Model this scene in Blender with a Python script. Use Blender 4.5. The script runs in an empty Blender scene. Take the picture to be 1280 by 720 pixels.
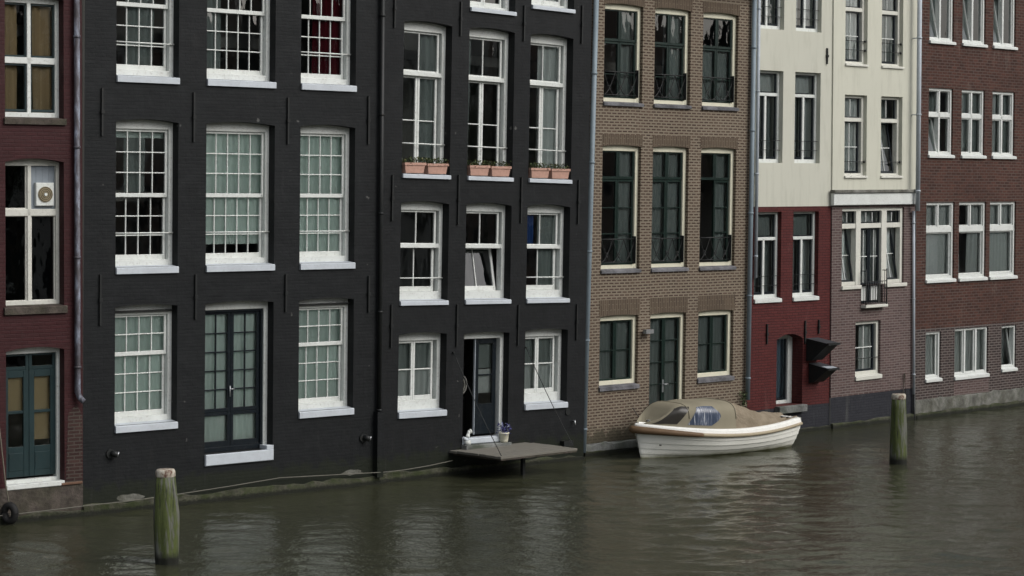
import bpy, math, random
from mathutils import Vector, Matrix
random.seed(7)
R = math.radians
scene = bpy.context.scene
col = scene.collection

# ------------------------------------------------------------------ materials
MATS = {}
class NT:
    """tiny helper around a node tree"""
    def __init__(s, name):
        s.m = bpy.data.materials.new(name); s.m.use_nodes = True
        s.t = s.m.node_tree; s.n = s.t.nodes; s.l = s.t.links
        s.out = s.n['Material Output']; s.b = s.n['Principled BSDF']
    def add(s, typ, **kw):
        nd = s.n.new(typ)
        for k, v in kw.items():
            if k.startswith('i_'): nd.inputs[k[2:].replace('_', ' ')].default_value = v
            else: setattr(nd, k, v)
        return nd
    def link(s, a, b): s.l.new(a, b)
    def coords(s, scale=(1, 1, 1), wall=False):
        tc = s.add('ShaderNodeTexCoord')
        if wall:      # s + depth -> u, height -> v : the same course lines run round the reveals
            sep = s.add('ShaderNodeSeparateXYZ'); s.link(tc.outputs['Object'], sep.inputs[0])
            ad = s.add('ShaderNodeMath', operation='ADD'); s.link(sep.outputs[0], ad.inputs[0]); s.link(sep.outputs[1], ad.inputs[1])
            cb = s.add('ShaderNodeCombineXYZ'); s.link(ad.outputs[0], cb.inputs[0]); s.link(sep.outputs[2], cb.inputs[1])
            src = cb.outputs[0]
        else: src = tc.outputs['Object']
        mp = s.add('ShaderNodeMapping'); mp.inputs['Scale'].default_value = scale
        s.link(src, mp.inputs[0]); return mp.outputs[0]
    def noise(s, vec, scale, detail=4, rough=.55, dist=0):
        nd = s.add('ShaderNodeTexNoise'); s.link(vec, nd.inputs['Vector'])
        nd.inputs['Scale'].default_value = scale; nd.inputs['Detail'].default_value = detail
        nd.inputs['Roughness'].default_value = rough; nd.inputs['Distortion'].default_value = dist
        return nd.outputs['Fac']
    def ramp(s, fac, stops, interp='LINEAR'):
        nd = s.add('ShaderNodeValToRGB'); s.link(fac, nd.inputs[0]); cr = nd.color_ramp; cr.interpolation = interp
        while len(cr.elements) < len(stops): cr.elements.new(.5)
        for e, (p, c) in zip(cr.elements, stops):
            e.position = p; e.color = (c, c, c, 1) if isinstance(c, (int, float)) else (*c, 1)
        return nd.outputs[0]
    def mix(s, fac, a, b, mode='MIX'):
        nd = s.add('ShaderNodeMix', data_type='RGBA', blend_type=mode)
        for sock, v in ((nd.inputs[0], fac), (nd.inputs[6], a), (nd.inputs[7], b)):
            if hasattr(v, 'is_output') or isinstance(v, bpy.types.NodeSocket): s.link(v, sock)
            elif isinstance(v, (int, float)): sock.default_value = v
            else: sock.default_value = (*v, 1)
        return nd.outputs[2]
    def bump(s, h, strength=.3, dist=.01, prev=None):
        nd = s.add('ShaderNodeBump'); s.link(h, nd.inputs['Height'])
        nd.inputs['Strength'].default_value = strength; nd.inputs['Distance'].default_value = dist
        if prev is not None: s.link(prev, nd.inputs['Normal'])
        return nd.outputs[0]
    def done(s, color=None, rough=.6, normal=None, spec=None, metal=None, alpha=None):
        b = s.b
        if color is not None:
            if isinstance(color, bpy.types.NodeSocket): s.link(color, b.inputs['Base Color'])
            else: b.inputs['Base Color'].default_value = (*color, 1)
        if isinstance(rough, bpy.types.NodeSocket): s.link(rough, b.inputs['Roughness'])
        else: b.inputs['Roughness'].default_value = rough
        if normal is not None: s.link(normal, b.inputs['Normal'])
        if spec is not None: b.inputs['Specular IOR Level'].default_value = spec
        if metal is not None: b.inputs['Metallic'].default_value = metal
        return s.m

def m_paint(name, c, rough=.45, var=.12, dirt=.25, dirtc=(.25, .23, .2)):
    """painted wood / metal with slight mottling and grime"""
    t = NT(name); v = t.coords()
    n1 = t.noise(v, 3.1, 5); n2 = t.noise(v, 19, 4, .7)
    base = t.mix(t.ramp(n1, [(.35, 0.), (.65, 1.)]), c, tuple(x*(1-var) for x in c))
    cc = t.mix(t.ramp(n2, [(.53, 0.), (.74, dirt)]), base, dirtc)
    return t.done(cc, rough, t.bump(n2, .15, .003), spec=.35)

def m_plain(name, c, rough=.6, var=.2, scale=8, metal=None, bump=.2):
    t = NT(name); v = t.coords(); n = t.noise(v, scale, 5)
    cc = t.mix(n, tuple(x*(1-var) for x in c), tuple(min(1, x*(1+var)) for x in c))
    return t.done(cc, rough, t.bump(n, bump, .004), metal=metal, spec=.3)

def m_brick(name, c1, c2, mortar, w=.215, h=.0635, ms=.011, rough=.85, bumps=.5, stain=None, stain_amt=.5,
            mottle=.35, spec=.2, vertical=False, msmooth=.15, low=None, specks=False):
    t = NT(name); v = t.coords(wall=True)
    if vertical:
        mp = t.add('ShaderNodeMapping'); mp.inputs['Rotation'].default_value = (0, 0, math.pi/2); t.link(v, mp.inputs[0]); bv = mp.outputs[0]
    else: bv = v
    wob = t.noise(v, .9, 2)
    wv = t.add('ShaderNodeVectorMath', operation='MULTIPLY_ADD')
    cbx = t.add('ShaderNodeCombineXYZ'); t.link(wob, cbx.inputs[1])
    t.link(cbx.outputs[0], wv.inputs[0]); wv.inputs[1].default_value = (0, .03, 0); t.link(bv, wv.inputs[2])
    b = t.add('ShaderNodeTexBrick'); t.link(wv.outputs[0], b.inputs['Vector'])
    b.inputs['Scale'].default_value = 1; b.inputs['Brick Width'].default_value = w; b.inputs['Row Height'].default_value = h
    b.inputs['Mortar Size'].default_value = ms; b.inputs['Mortar Smooth'].default_value = msmooth; b.inputs['Bias'].default_value = -.1
    b.inputs['Color1'].default_value = (*c1, 1); b.inputs['Color2'].default_value = (*c2, 1); b.inputs['Mortar'].default_value = (*mortar, 1)
    big = t.noise(v, .55, 5, .6); mid = t.noise(v, 3.7, 5, .6); fine = t.noise(v, 45, 3)
    cc = t.mix(t.ramp(big, [(.3, 0.), (.7, mottle)]), b.outputs['Color'], tuple(x*.62 for x in c1))
    cc = t.mix(t.ramp(mid, [(.45, 0.), (.75, mottle)]), cc, tuple(min(1, x*1.35) for x in c2))
    if stain is not None:
        sv = t.coords((1, 1, .25)); sn = t.noise(sv, 2.3, 6, .7, .4)
        cc = t.mix(t.ramp(sn, [(.6, 0.), (.74, stain_amt)]), cc, stain)
    if low is not None:   # damp, bleached and mossy lower courses (material-bound dirt with a ragged edge)
        tc = t.add('ShaderNodeTexCoord'); sp = t.add('ShaderNodeSeparateXYZ'); t.link(tc.outputs['Object'], sp.inputs[0])
        ad = t.add('ShaderNodeMath', operation='MULTIPLY_ADD'); t.link(mid, ad.inputs[0]); ad.inputs[1].default_value = -.9; t.link(sp.outputs[2], ad.inputs[2])
        cc = t.mix(t.ramp(ad.outputs[0], [(0, .85), (max(.02, low[0]), 0.)]), cc, low[1])
    if specks:
        sn2 = t.noise(v, 5.5, 2, .4); cc = t.mix(t.ramp(sn2, [(.75, 0.), (.78, .75)]), cc, (.10, .10, .095))
        sn3 = t.noise(t.coords((9, 9, .8)), 1., 4, .6); cc = t.mix(t.ramp(sn3, [(.62, 0.), (.8, .3)]), cc, (.035, .036, .036))
    hgt = t.mix(.25, t.ramp(b.outputs['Fac'], [(0, 1.), (1, 0.)]), fine)
    nrm = t.bump(hgt, bumps, .012); nrm = t.bump(mid, .25, .02, nrm); nrm = t.bump(big, .5, .10, nrm)
    return t.done(cc, rough, nrm, spec=spec)

def m_render(name, c):
    t = NT(name); v = t.coords(); v2 = t.coords((3, 3, .5))
    a = t.noise(v, .7, 5); b2 = t.noise(v2, 2., 6, .65); f = t.noise(v, 60, 3)
    cc = t.mix(t.ramp(a, [(.3, 0.), (.7, .5)]), c, tuple(x*.88 for x in c))
    cc = t.mix(t.ramp(b2, [(.5, 0.), (.75, .45)]), cc, (.34, .34, .28))
    return t.done(cc, .85, t.bump(f, .25, .004), spec=.2)

def m_stone(name, c, moss=.5, mossc=(.05, .075, .02), scale=1., wet=False):
    t = NT(name); v = t.coords(); a = t.noise(v, 2.2*scale, 6, .65); b2 = t.noise(v, 9*scale, 5, .7); p = t.noise(v, 1.3*scale, 6, .7, .6)
    cc = t.mix(t.ramp(a, [(.36, 0.), (.64, 1.)]), tuple(x*.5 for x in c), tuple(x*1.4 for x in c))
    cc = t.mix(t.ramp(b2, [(.5, 0.), (.75, .6)]), cc, tuple(x*.35 for x in c))
    if wet:
        sp = t.add('ShaderNodeSeparateXYZ'); tc = t.add('ShaderNodeTexCoord'); t.link(tc.outputs['Object'], sp.inputs[0])
        ad = t.add('ShaderNodeMath', operation='MULTIPLY_ADD'); t.link(b2, ad.inputs[0]); ad.inputs[1].default_value = -.12; t.link(sp.outputs[2], ad.inputs[2])
        wetf = t.ramp(ad.outputs[0], [(0, .9), (.05, 0.)])
    if moss: cc = t.mix(t.ramp(p, [(.5-.3*moss, 0.), (.62, min(1, moss*1.3))]), cc, mossc)
    if wet: cc = t.mix(wetf, cc, (.010, .011, .008))
    return t.done(cc, .85, t.bump(b2, .7, .03), spec=.25)

def m_glass(name, tint=(.95, .98, .97), wav=.02, refl=1.0):
    t = NT(name); n = t.n; n.remove(t.b)
    tr = t.add('ShaderNodeBsdfTransparent'); tr.inputs[0].default_value = (*tint, 1)
    gl = t.add('ShaderNodeBsdfGlossy'); gl.inputs['Roughness'].default_value = .015; gl.inputs[0].default_value = (refl, refl, refl, 1)
    v = t.coords((1, 1, .6)); ns = t.noise(v, 3.5, 2, .4); bp = t.bump(ns, wav*3, .05); t.link(bp, gl.inputs['Normal'])
    fr = t.add('ShaderNodeFresnel'); fr.inputs[0].default_value = 1.9
    mx = t.add('ShaderNodeMixShader'); t.link(fr.outputs[0], mx.inputs[0]); t.link(tr.outputs[0], mx.inputs[1]); t.link(gl.outputs[0], mx.inputs[2])
    t.link(mx.outputs[0], t.out.inputs[0]); return t.m

def m_cloth(name, c, sheer=0., fold=18):
    t = NT(name); v = t.coords((fold, fold, .35)); n = t.noise(v, 1.0, 4, .6)
    cc = t.mix(n, tuple(x*(.5 if fold == 30 else .78) for x in c), c)  # darker vertical stripes in the colour stand for shade between folds
    m = t.done(cc, .9, spec=.1)
    if sheer: t.b.inputs['Alpha'].default_value = 1-sheer
    return m

# whites and darks
M = MATS
M['white'] = m_paint('white_paint', (.63, .655, .63), .4, .1, .5)
M['white_old'] = m_paint('weathered_white_paint', (.56, .56, .51), .5, .12, .5)
M['sill'] = m_paint('blue_white_sill_paint', (.50, .54, .58), .5, .12, .45, (.3, .31, .32))
M['cream_frame'] = m_paint('cream_paint', (.64, .62, .49), .45, .06, .3)
M['offwhite_frame'] = m_paint('off_white_paint', (.60, .60, .54), .45, .08, .35)
M['green_dark'] = m_paint('dark_green_paint', (.008, .02, .016), .3, .2, .1)
M['black_door'] = m_paint('blue_black_paint', (.008, .012, .016), .28, .2, .1)
M['teal'] = m_paint('dark_teal_paint', (.013, .030, .033), .4, .2, .25, (.05, .05, .04))
M['iron'] = m_paint('black_iron', (.012, .014, .014), .5, .2, .3, (.05, .03, .02))
M['pipe_blue'] = m_paint('blue_grey_zinc', (.20, .25, .285), .5, .15, .35, (.12, .12, .11))
M['pipe_light'] = m_paint('pale_grey_zinc', (.40, .44, .48), .5, .12, .35, (.2, .2, .18))
M['pipe_mottled'] = None
M['stone_sill'] = m_stone('grey_stone', (.13, .13, .14), 0)
M['room'] = m_plain('room_plaster', (.34, .34, .32), .9, .1)
M['glass'] = m_glass('window_glass')
M['glass_dark'] = m_glass('dark_window_glass', (.35, .40, .38))
M['glass_blue'] = m_glass('blue_tinted_glass', (.5, .6, .68), .05)
M['curt_green'] = m_cloth('pale_green_net_curtain', (.80, .93, .88))
M['curt_grey'] = m_cloth('pale_grey_net_curtain', (.70, .75, .74))
M['curt_white'] = m_cloth('white_net_curtain', (.80, .84, .84))
M['curt_and_reflection'] = m_cloth('grey_curtain_and_reflection', (.32, .37, .36))  # dim cloth, in some windows standing in for grey reflections
M['curt_tan'] = m_cloth('tan_curtain', (.66, .50, .30), 0, 30)
M['curt_red'] = m_cloth('red_curtain', (.13, .012, .022))
M['curt_blue'] = m_cloth('dark_blue_curtain', (.04, .10, .30))
M['paper_tan'] = m_cloth('tan_blind', (.62, .50, .30), 0, 2)
M['panel_grey'] = m_plain('grey_board', (.20, .23, .26), .7, .15)
M['terracotta'] = m_plain('terracotta', (.43, .26, .205), .85, .3, 14)
M['leaf'] = m_plain('planter_leaves', (.07, .10, .04), .6, .4, 30)
M['leaf_dry'] = m_plain('yellowish_leaves', (.16, .15, .06), .7, .4, 30)
M['soil'] = m_plain('soil', (.03, .022, .015), .9, .3, 20)
M['roof'] = m_plain('roof_tiles', (.05, .045, .045), .8, .3, 5)
M['footing'] = m_stone('mossy_footing', (.085, .08, .065), .55, (.030, .045, .008), 2.6, True)
M['footing_grey'] = m_stone('grey_footing_stone', (.17, .175, .17), .25)
M['weathered'] = m_stone('weathered_base', (.07, .058, .05), .35, (.05, .05, .03), 2)
M['concrete'] = m_stone('pale_concrete', (.165, .165, .15), .45, (.06, .06, .04), 1.6)

# masonry
M['black_brick'] = m_brick('black_painted_brick', (.0080, .0092, .0102), (.0098, .0112, .0122), (.0075, .0086, .0096), bumps=.25, stain=(.04, .04, .037), stain_amt=.2, mottle=.5, rough=.62, spec=.2, specks=True, low=(.12, (.011, .014, .008)))
M['black_brick2'] = m_brick('black_painted_brick_smooth', (.0082, .0092, .0100), (.0100, .0110, .0118), (.0076, .0085, .0095), bumps=.22, stain=(.035, .035, .035), stain_amt=.2, mottle=.5, rough=.62, spec=.2, specks=True, low=(.12, (.011, .014, .008)))
M['brown_brick'] = m_brick('brown_brick', (.047, .0292, .0218), (.088, .0575, .0415), (.205, .174, .132), ms=.018, bumps=.4, mottle=.22, stain=(.09, .08, .065), stain_amt=.25, low=(.15, (.05, .045, .03)), w=.165, h=.0645, msmooth=.1)
M['soldier'] = m_brick('soldier_course', (.065, .046, .034), (.095, .070, .050), (.15, .125, .09), ms=.008, vertical=True, w=.24, h=.058, mottle=.3)
M['red_paint_brick'] = m_brick('red_painted_brick', (.074, .0165, .016), (.094, .021, .019), (.047, .012, .012), bumps=.8, stain=(.22, .12, .11), stain_amt=.35, mottle=.25, rough=.65)
M['oxblood'] = m_brick('oxblood_painted_brick', (.034, .0095, .0105), (.043, .0115, .013), (.030, .009, .010), bumps=.25, mottle=.3, stain=(.05, .035, .03), stain_amt=.5, rough=.6, msmooth=.6)
M['mauve_brick'] = m_brick('mauve_brown_brick', (.068, .044, .043), (.115, .078, .072), (.17, .142, .132), ms=.012, mottle=.3, stain=(.25, .23, .21), stain_amt=.25)
M['redbrown_brick'] = m_brick('red_brown_brick', (.042, .019, .015), (.085, .036, .026), (.095, .072, .062), ms=.013, mottle=.4, stain=(.22, .19, .17), stain_amt=.28, h=.075, bumps=.8)
M['dark_brick'] = m_brick('dark_purple_brick', (.026, .019, .019), (.052, .034, .031), (.15, .13, .12), ms=.014, mottle=.3, h=.068)
M['plinth_dark'] = m_brick('dark_painted_plinth', (.022, .023, .029), (.029, .030, .036), (.019, .020, .025), bumps=.6, stain=(.12, .12, .11), stain_amt=.35, rough=.7)
M['cream_wall'] = m_render('cream_render', (.505, .505, .435))
M['cream_wall2'] = m_render('warm_cream_render', (.53, .53, .45))
M['far_brick'] = m_brick('distant_brick', (.20, .14, .11), (.28, .20, .16), (.34, .31, .27))
M['far_cream'] = m_render('distant_render', (.55, .54, .50))

t = NT('mottled_zinc'); v = t.coords((1, 1, .35)); a = t.noise(v, 7, 5, .7)
M['pipe_mottled'] = t.done(t.ramp(a, [(.42, (.045, .04, .045)), (.52, (.09, .09, .11)), (.66, (.22, .25, .31))]), .6)
t = NT('weathered_planks'); v = t.coords((1, 8, 1)); a = t.noise(v, 3, 6, .7); v2 = t.coords(); b_ = t.noise(v2, 1.5, 5)
M['planks'] = t.done(t.mix(b_, t.mix(a, (.07, .066, .055), (.20, .19, .16)), (.16, .15, .125)), .85, t.bump(a, .5, .01))
M['chrome'] = m_plain('dull_metal', (.45, .46, .47), .35, .15, 12, metal=.8)

# water
t = NT('canal_water')
tc = t.add('ShaderNodeTexCoord')
def wn(scale3, sc, det, rot):
    mp = t.add('ShaderNodeMapping'); mp.inputs['Scale'].default_value = scale3; mp.inputs['Rotation'].default_value = (0, 0, R(rot)); t.link(tc.outputs['Object'], mp.inputs[0])
    return t.noise(mp.outputs[0], sc, det, .6, .35)
w1 = wn((1, 1.5, 1), 2.1, 5, 12); w2 = wn((1, 1.4, 1), .4, 3, -20); w3 = wn((1.2, 1, 1), 7.0, 4, 35)
dt = t.add('ShaderNodeVectorMath', operation='DOT_PRODUCT'); t.link(tc.outputs['Object'], dt.inputs[0]); dt.inputs[1].default_value = (.6933, -.7206, 0)
mr = t.add('ShaderNodeMapRange'); t.link(dt.outputs['Value'], mr.inputs[0])   # calmer in the lee of the walls
mr.inputs[1].default_value = -29.; mr.inputs[2].default_value = -17.; mr.inputs[3].default_value = .085; mr.inputs[4].default_value = .45
pt_ = t.ramp(t.noise(tc.outputs['Object'], .16, 3, .5), [(.35, .6), (.65, 1.15)])
mu = t.add('ShaderNodeMath', operation='MULTIPLY'); t.link(mr.outputs[0], mu.inputs[0]); t.link(pt_, mu.inputs[1])
def wb(hh, dist, prev=None):
    nd = t.add('ShaderNodeBump'); t.link(hh, nd.inputs['Height']); t.link(mu.outputs[0], nd.inputs['Strength']); nd.inputs['Distance'].default_value = dist
    if prev is not None: t.link(prev, nd.inputs['Normal'])
    return nd.outputs[0]
w4 = wn((1, 2.6, 1), 1.05, 3, 4); w4 = t.ramp(w4, [(.30, 0.), (.48, .35), (.55, .85), (.72, 1.)])
nb = t.bump(w3, 1., .014)
murk = t.noise(tc.outputs['Object'], .12, 4)
t.b.inputs['IOR'].default_value = 1.33
M['water'] = t.done(t.mix(murk, (.031, .033, .019), (.045, .047, .028)), .05, nb, spec=.5)

# ------------------------------------------------------------------ mesh builder
class MB:
    def __init__(s): s.v = []; s.f = []; s.mi = []; s.sm = []; s.cur = 0
    def vert(s, p): s.v.append(tuple(p)); return len(s.v)-1
    def face(s, pts, smooth=False):
        ids = [s.vert(p) for p in pts]; s.f.append(ids); s.mi.append(s.cur); s.sm.append(smooth)
    def box(s, x0, x1, y0, y1, z0, z1):
        p = [(x, y, z) for x in (x0, x1) for y in (y0, y1) for z in (z0, z1)]
        b = len(s.v); s.v += p
        for q in ((0, 1, 3, 2), (4, 6, 7, 5), (0, 4, 5, 1), (2, 3, 7, 6), (0, 2, 6, 4), (1, 5, 7, 3)):
            s.f.append([b+i for i in q]); s.mi.append(s.cur); s.sm.append(False)
        return range(b, b+8)
    def cbox(s, x0, x1, y0, y1, z0, z1, c=.006):
        """box with chamfered front edges (towards -y)"""
        b = len(s.v)
        s.v += [(x0+c, y0, z0+c), (x1-c, y0, z0+c), (x1-c, y0, z1-c), (x0+c, y0, z1-c),
                (x0, y0+c, z0), (x1, y0+c, z0), (x1, y0+c, z1), (x0, y0+c, z1), (x0, y1, z0), (x1, y1, z0), (x1, y1, z1), (x0, y1, z1)]
        for q in ((0, 1, 2, 3), (0, 4, 5, 1), (1, 5, 6, 2), (2, 6, 7, 3), (3, 7, 4, 0), (4, 8, 9, 5), (5, 9, 10, 6), (6, 10, 11, 7), (7, 11, 8, 4), (8, 11, 10, 9)):
            s.f.append([b+i for i in q]); s.mi.append(s.cur); s.sm.append(False)
    def tube(s, pts, r, n=8, cap=True, rs=None):
        pts = [Vector(p) for p in pts]; rings = []
        up = Vector((.013, .02, 1))
        for i, p in enumerate(pts):
            a = pts[max(0, i-1)]; c = pts[min(len(pts)-1, i+1)]; d = (c-a).normalized()
            u = d.cross(up); 
            if u.length < .05: u = d.cross(Vector((1, 0, 0)))
            u.normalize(); w = d.cross(u).normalized(); rr = rs[i] if rs else r
            rings.append([s.vert(p + (u*math.cos(2*math.pi*k/n) + w*math.sin(2*math.pi*k/n))*rr) for k in range(n)])
        for a, b in zip(rings, rings[1:]):
            for k in range(n):
                s.f.append([a[k], a[(k+1) % n], b[(k+1) % n], b[k]]); s.mi.append(s.cur); s.sm.append(True)
        if cap:
            s.f.append(rings[0][::-1]); s.f.append(rings[-1]); s.mi += [s.cur]*2; s.sm += [False]*2
    def grid(s, fn, nu, nv, smooth=True, closeu=False):
        ids = [[s.vert(fn(i/nu, j/nv)) for j in range(nv+1)] for i in range(nu+1)]
        for i in range(nu):
            for j in range(nv):
                s.f.append([ids[i][j], ids[i+1][j], ids[i+1][j+1], ids[i][j+1]]); s.mi.append(s.cur); s.sm.append(smooth)
    def lathe(s, prof, n=16, c=(0, 0, 0), jit=None):
        rings = []
        for k, (r, z) in enumerate(prof):
            rings.append([s.vert((c[0]+(r*(jit(a, z) if jit else 1))*math.cos(2*math.pi*a/n), c[1]+(r*(jit(a, z) if jit else 1))*math.sin(2*math.pi*a/n), c[2]+z)) for a in range(n)])
        for a, b in zip(rings, rings[1:]):
            for k in range(n):
                s.f.append([a[k], a[(k+1) % n], b[(k+1) % n], b[k]]); s.mi.append(s.cur); s.sm.append(True)
        s.f.append(rings[0][::-1]); s.f.append(rings[-1]); s.mi += [s.cur]*2; s.sm += [False]*2
    def build(s, name, mat, parent=None, shear=None, label=None):
        me = bpy.data.meshes.new(name)
        vs = s.v
        if shear: a, b = shear; vs = [(x+b*z, y, z+a*x) for x, y, z in vs]
        me.from_pydata(vs, [], s.f); me.update()
        mats = mat if isinstance(mat, (list, tuple)) else [mat]
        for m in mats: me.materials.append(m)
        me.polygons.foreach_set('material_index', s.mi); me.polygons.foreach_set('use_smooth', s.sm)
        me.update()
        o = bpy.data.objects.new(name, me); col.objects.link(o)
        if parent is not None: o.parent = parent
        if label: o['label'] = label
        return o

def empty(name, loc=(0, 0, 0), rz=0):
    o = bpy.data.objects.new(name, None); col.objects.link(o); o.location = loc; o.rotation_euler = (0, 0, rz); o.empty_display_size = .3
    return o
def tag(o, label=None, cat=None, group=None, kind=None):
    if label: o['label'] = label
    if cat: o['category'] = cat
    if group: o['group'] = group
    if kind: o['kind'] = kind
    return o
def copy_tree(o, parent=None):
    c = o.copy(); col.objects.link(c); c.parent = parent
    for ch in list(o.children): copy_tree(ch, c)
    return c

# ------------------------------------------------------------------ houses
class House:
    def __init__(s, name, p0, p1, shear, label, smin, smax, off=0.0, top=13.2, group='canal houses along the water', name2='canal_house'):
        d = Vector((p1[0]-p0[0], p1[1]-p0[1])); ang = math.atan2(d.y, d.x); nx, ny = math.sin(ang), -math.cos(ang)
        s.root = empty(name2, (p0[0]+nx*off, p0[1]+ny*off, 0), ang); tag(s.root, label, 'house', group)
        s.sh = shear; s.smin, s.smax, s.top = smin, smax, top; s.holes = []
    def part(s, mb, name, mat, parent=None, label=None): return mb.build(name, mat, parent or s.root, s.sh, label)
    def wall(s, t0, t1, mat, name='wall', s0=None, s1=None, y=0.0, depth_extra=.02):
        """brick sheet with real openings, reveals and arched heads"""
        s0 = s.smin if s0 is None else s0; s1 = s.smax if s1 is None else s1
        hs = [h for h in s.holes if h[3]+h[5] > t0+1e-4 and h[2] < t1-1e-4]
        es = sorted({t0, t1} | {max(t0, h[2]) for h in hs} | {min(t1, h[3]+h[5]) for h in hs})
        mb = MB()
        for a, b in zip(es, es[1:]):
            if b-a < 1e-4: continue
            m = (a+b)/2; act = sorted([(h[0], h[1]) for h in hs if h[2] < m < h[3]+h[5]])
            x = s0
            for (p, q) in act:
                if p > x: mb.face([(x, y, a), (p, y, a), (p, y, b), (x, y, b)])
                x = q
            if x < s1: mb.face([(x, y, a), (s1, y, a), (s1, y, b), (x, y, b)])
        for (p, q, lo, hi, r, rise) in hs:
            l2 = max(lo, t0); h2 = min(hi, t1); r2 = r+depth_extra
            mb.face([(p, y, l2), (p, r2, l2), (p, r2, h2), (p, y, h2)]); mb.face([(q, y, l2), (q, y, h2), (q, r2, h2), (q, r2, l2)])
            if lo >= t0: mb.face([(p, y, lo), (q, y, lo), (q, r2, lo), (p, r2, lo)])
            if hi <= t1:
                n = 10 if rise > 0 else 1; zt = hi+rise
                def arc(u): return hi + rise*(1-(2*u-1)**2)
                for i in range(n):
                    u0, u1 = i/n, (i+1)/n; xa, xb = p+(q-p)*u0, p+(q-p)*u1; za, zb = arc(u0), arc(u1)
                    mb.face([(xa, y, za), (xa, r2, za), (xb, r2, zb), (xb, y, zb)])
                    if rise > 0: mb.face([(xa, y, za), (xb, y, zb), (xb, y, zt+1e-5), (xa, y, zt+1e-5)])
        return s.part(mb, name, mat)
    def shell(s, side_mat, depth=9.0, floors=(2.9, 5.6, 8.5, 11.)):
        mb = MB(); a, b = s.smin+.004, s.smax-.004; T = s.top; D = depth
        mb.face([(a, 0, -.6), (a, 0, T), (a, D, T), (a, D, -.6)]); mb.face([(b, 0, -.6), (b, D, -.6), (b, D, T), (b, 0, T)])
        mb.face([(a, D, -.6), (a, D, T), (b, D, T), (b, D, -.6)])
        s.part(mb, 'rear_wall', side_mat)
        rb = MB(); m = (a+b)/2
        rb.face([(a-.05, -.3, T), (m, -.3, T+.0), (m, D, T), (a-.05, D, T)]); rb.face([(m, -.3, T), (b+.05, -.3, T), (b+.05, D, T), (m, D, T)])
        rb.box(a, b, -.28, -.003, T-.22, T-.003)
        s.part(rb, 'roof', M['roof'])
        ib = MB(); T2 = T
        ib.face([(a+.1, 3.6, -.1), (b-.1, 3.6, -.1), (b-.1, 3.6, T-.1), (a+.1, 3.6, T-.1)])
        for f in [q for q in floors if q < T-.8]: ib.box(a+.1, b-.1, 1.3, 3.6, f-.12, f+.08)
        ib.face([(a+.1, .5, .05), (b-.1, .5, .05), (b-.1, 3.6, .05), (a+.1, 3.6, .05)])
        s.part(ib, 'interior', M['room'])
    def hole(s, a, b, lo, hi, r, rise=0.0): s.holes.append((a, b, lo, hi, r, rise))

    # ---- one window: frame > sash, glass, sill, curtain, safety_bar
    def window(s, a, b, lo, hi, r, rise=0., fs=.09, ft=.12, fb=.12, fd=.14, sashes=(), bars=(), frame='white', sill=None,
               curtain=None, bar=None, glass='glass', name='window', label=None, skip_hole=False, over=.05):
        if not skip_hole: s.hole(a, b, lo, hi, r, rise)
        fr = MB(); y0, y1 = r, r+fd
        fr.cbox(a-over, a+fs, y0, y1, lo-over, hi+rise+over); fr.cbox(b-fs, b+over, y0, y1, lo-over, hi+rise+over)
        fr.cbox(a+fs-.004, b-fs+.004, y0+.004, y1, hi-ft, hi+rise+over); 
        if fb > 0: fr.cbox(a+fs-.004, b-fs+.004, y0+.004, y1, lo-over, lo+fb)
        for (x0, x1, z0, z1) in bars: fr.cbox(x0, x1, y0+.008, y1, z0, z1)
        f = s.part(fr, name, M[frame], None, label)
        for q in sashes: s.sash(f, y0, **q)
        if sill:
            th, pr, mat = sill[:3]; ex = sill[3] if len(sill) > 3 else 0.
            sb = MB(); x0, x1 = a-ex+.003, b+ex+(0 if ex else -.003); 
            zt = lo; c = .012
            # sloping top, chamfered nose
            pts = [(-pr, zt-th), (-pr, zt-.02), (-pr+c, zt-.008), (r+.004, zt+.02), (r+.004, zt-th+.01), (-.001, zt-th)]
            n = 1
            for i in range(len(pts)):
                p, q = pts[i], pts[(i+1) % len(pts)]
                sb.face([(x0, p[0], p[1]), (x0, q[0], q[1]), (x1, q[0], q[1]), (x1, p[0], p[1])])
            sb.face([(x0, p[0], p[1]) for p in pts][::-1]); sb.face([(x1, p[0], p[1]) for p in pts])
            s.part(sb, 'sill', M[mat], f)
        if bar is not None:
            bb = MB(); zb = bar; bb.tube([(a-.02, r-.035, zb), (b-.01, r-.035, zb)], .014, 6); bb.tube([(b-.05, r-.035, zb), (b-.05, r+.01, zb)], .014, 6)
            s.part(bb, 'safety_bar', M['white' if frame not in ('cream_frame', 'offwhite_frame') else 'iron'], f)
        if curtain:
            for cu in (curtain if isinstance(curtain, list) else [curtain]): s.curtain(f, a, b, lo, hi, r+fd+.012+max([math.sin(R(q.get('tilt', 0)))*(q['hi']-q['lo']) for q in sashes]+[0]), cu)
        return f
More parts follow.
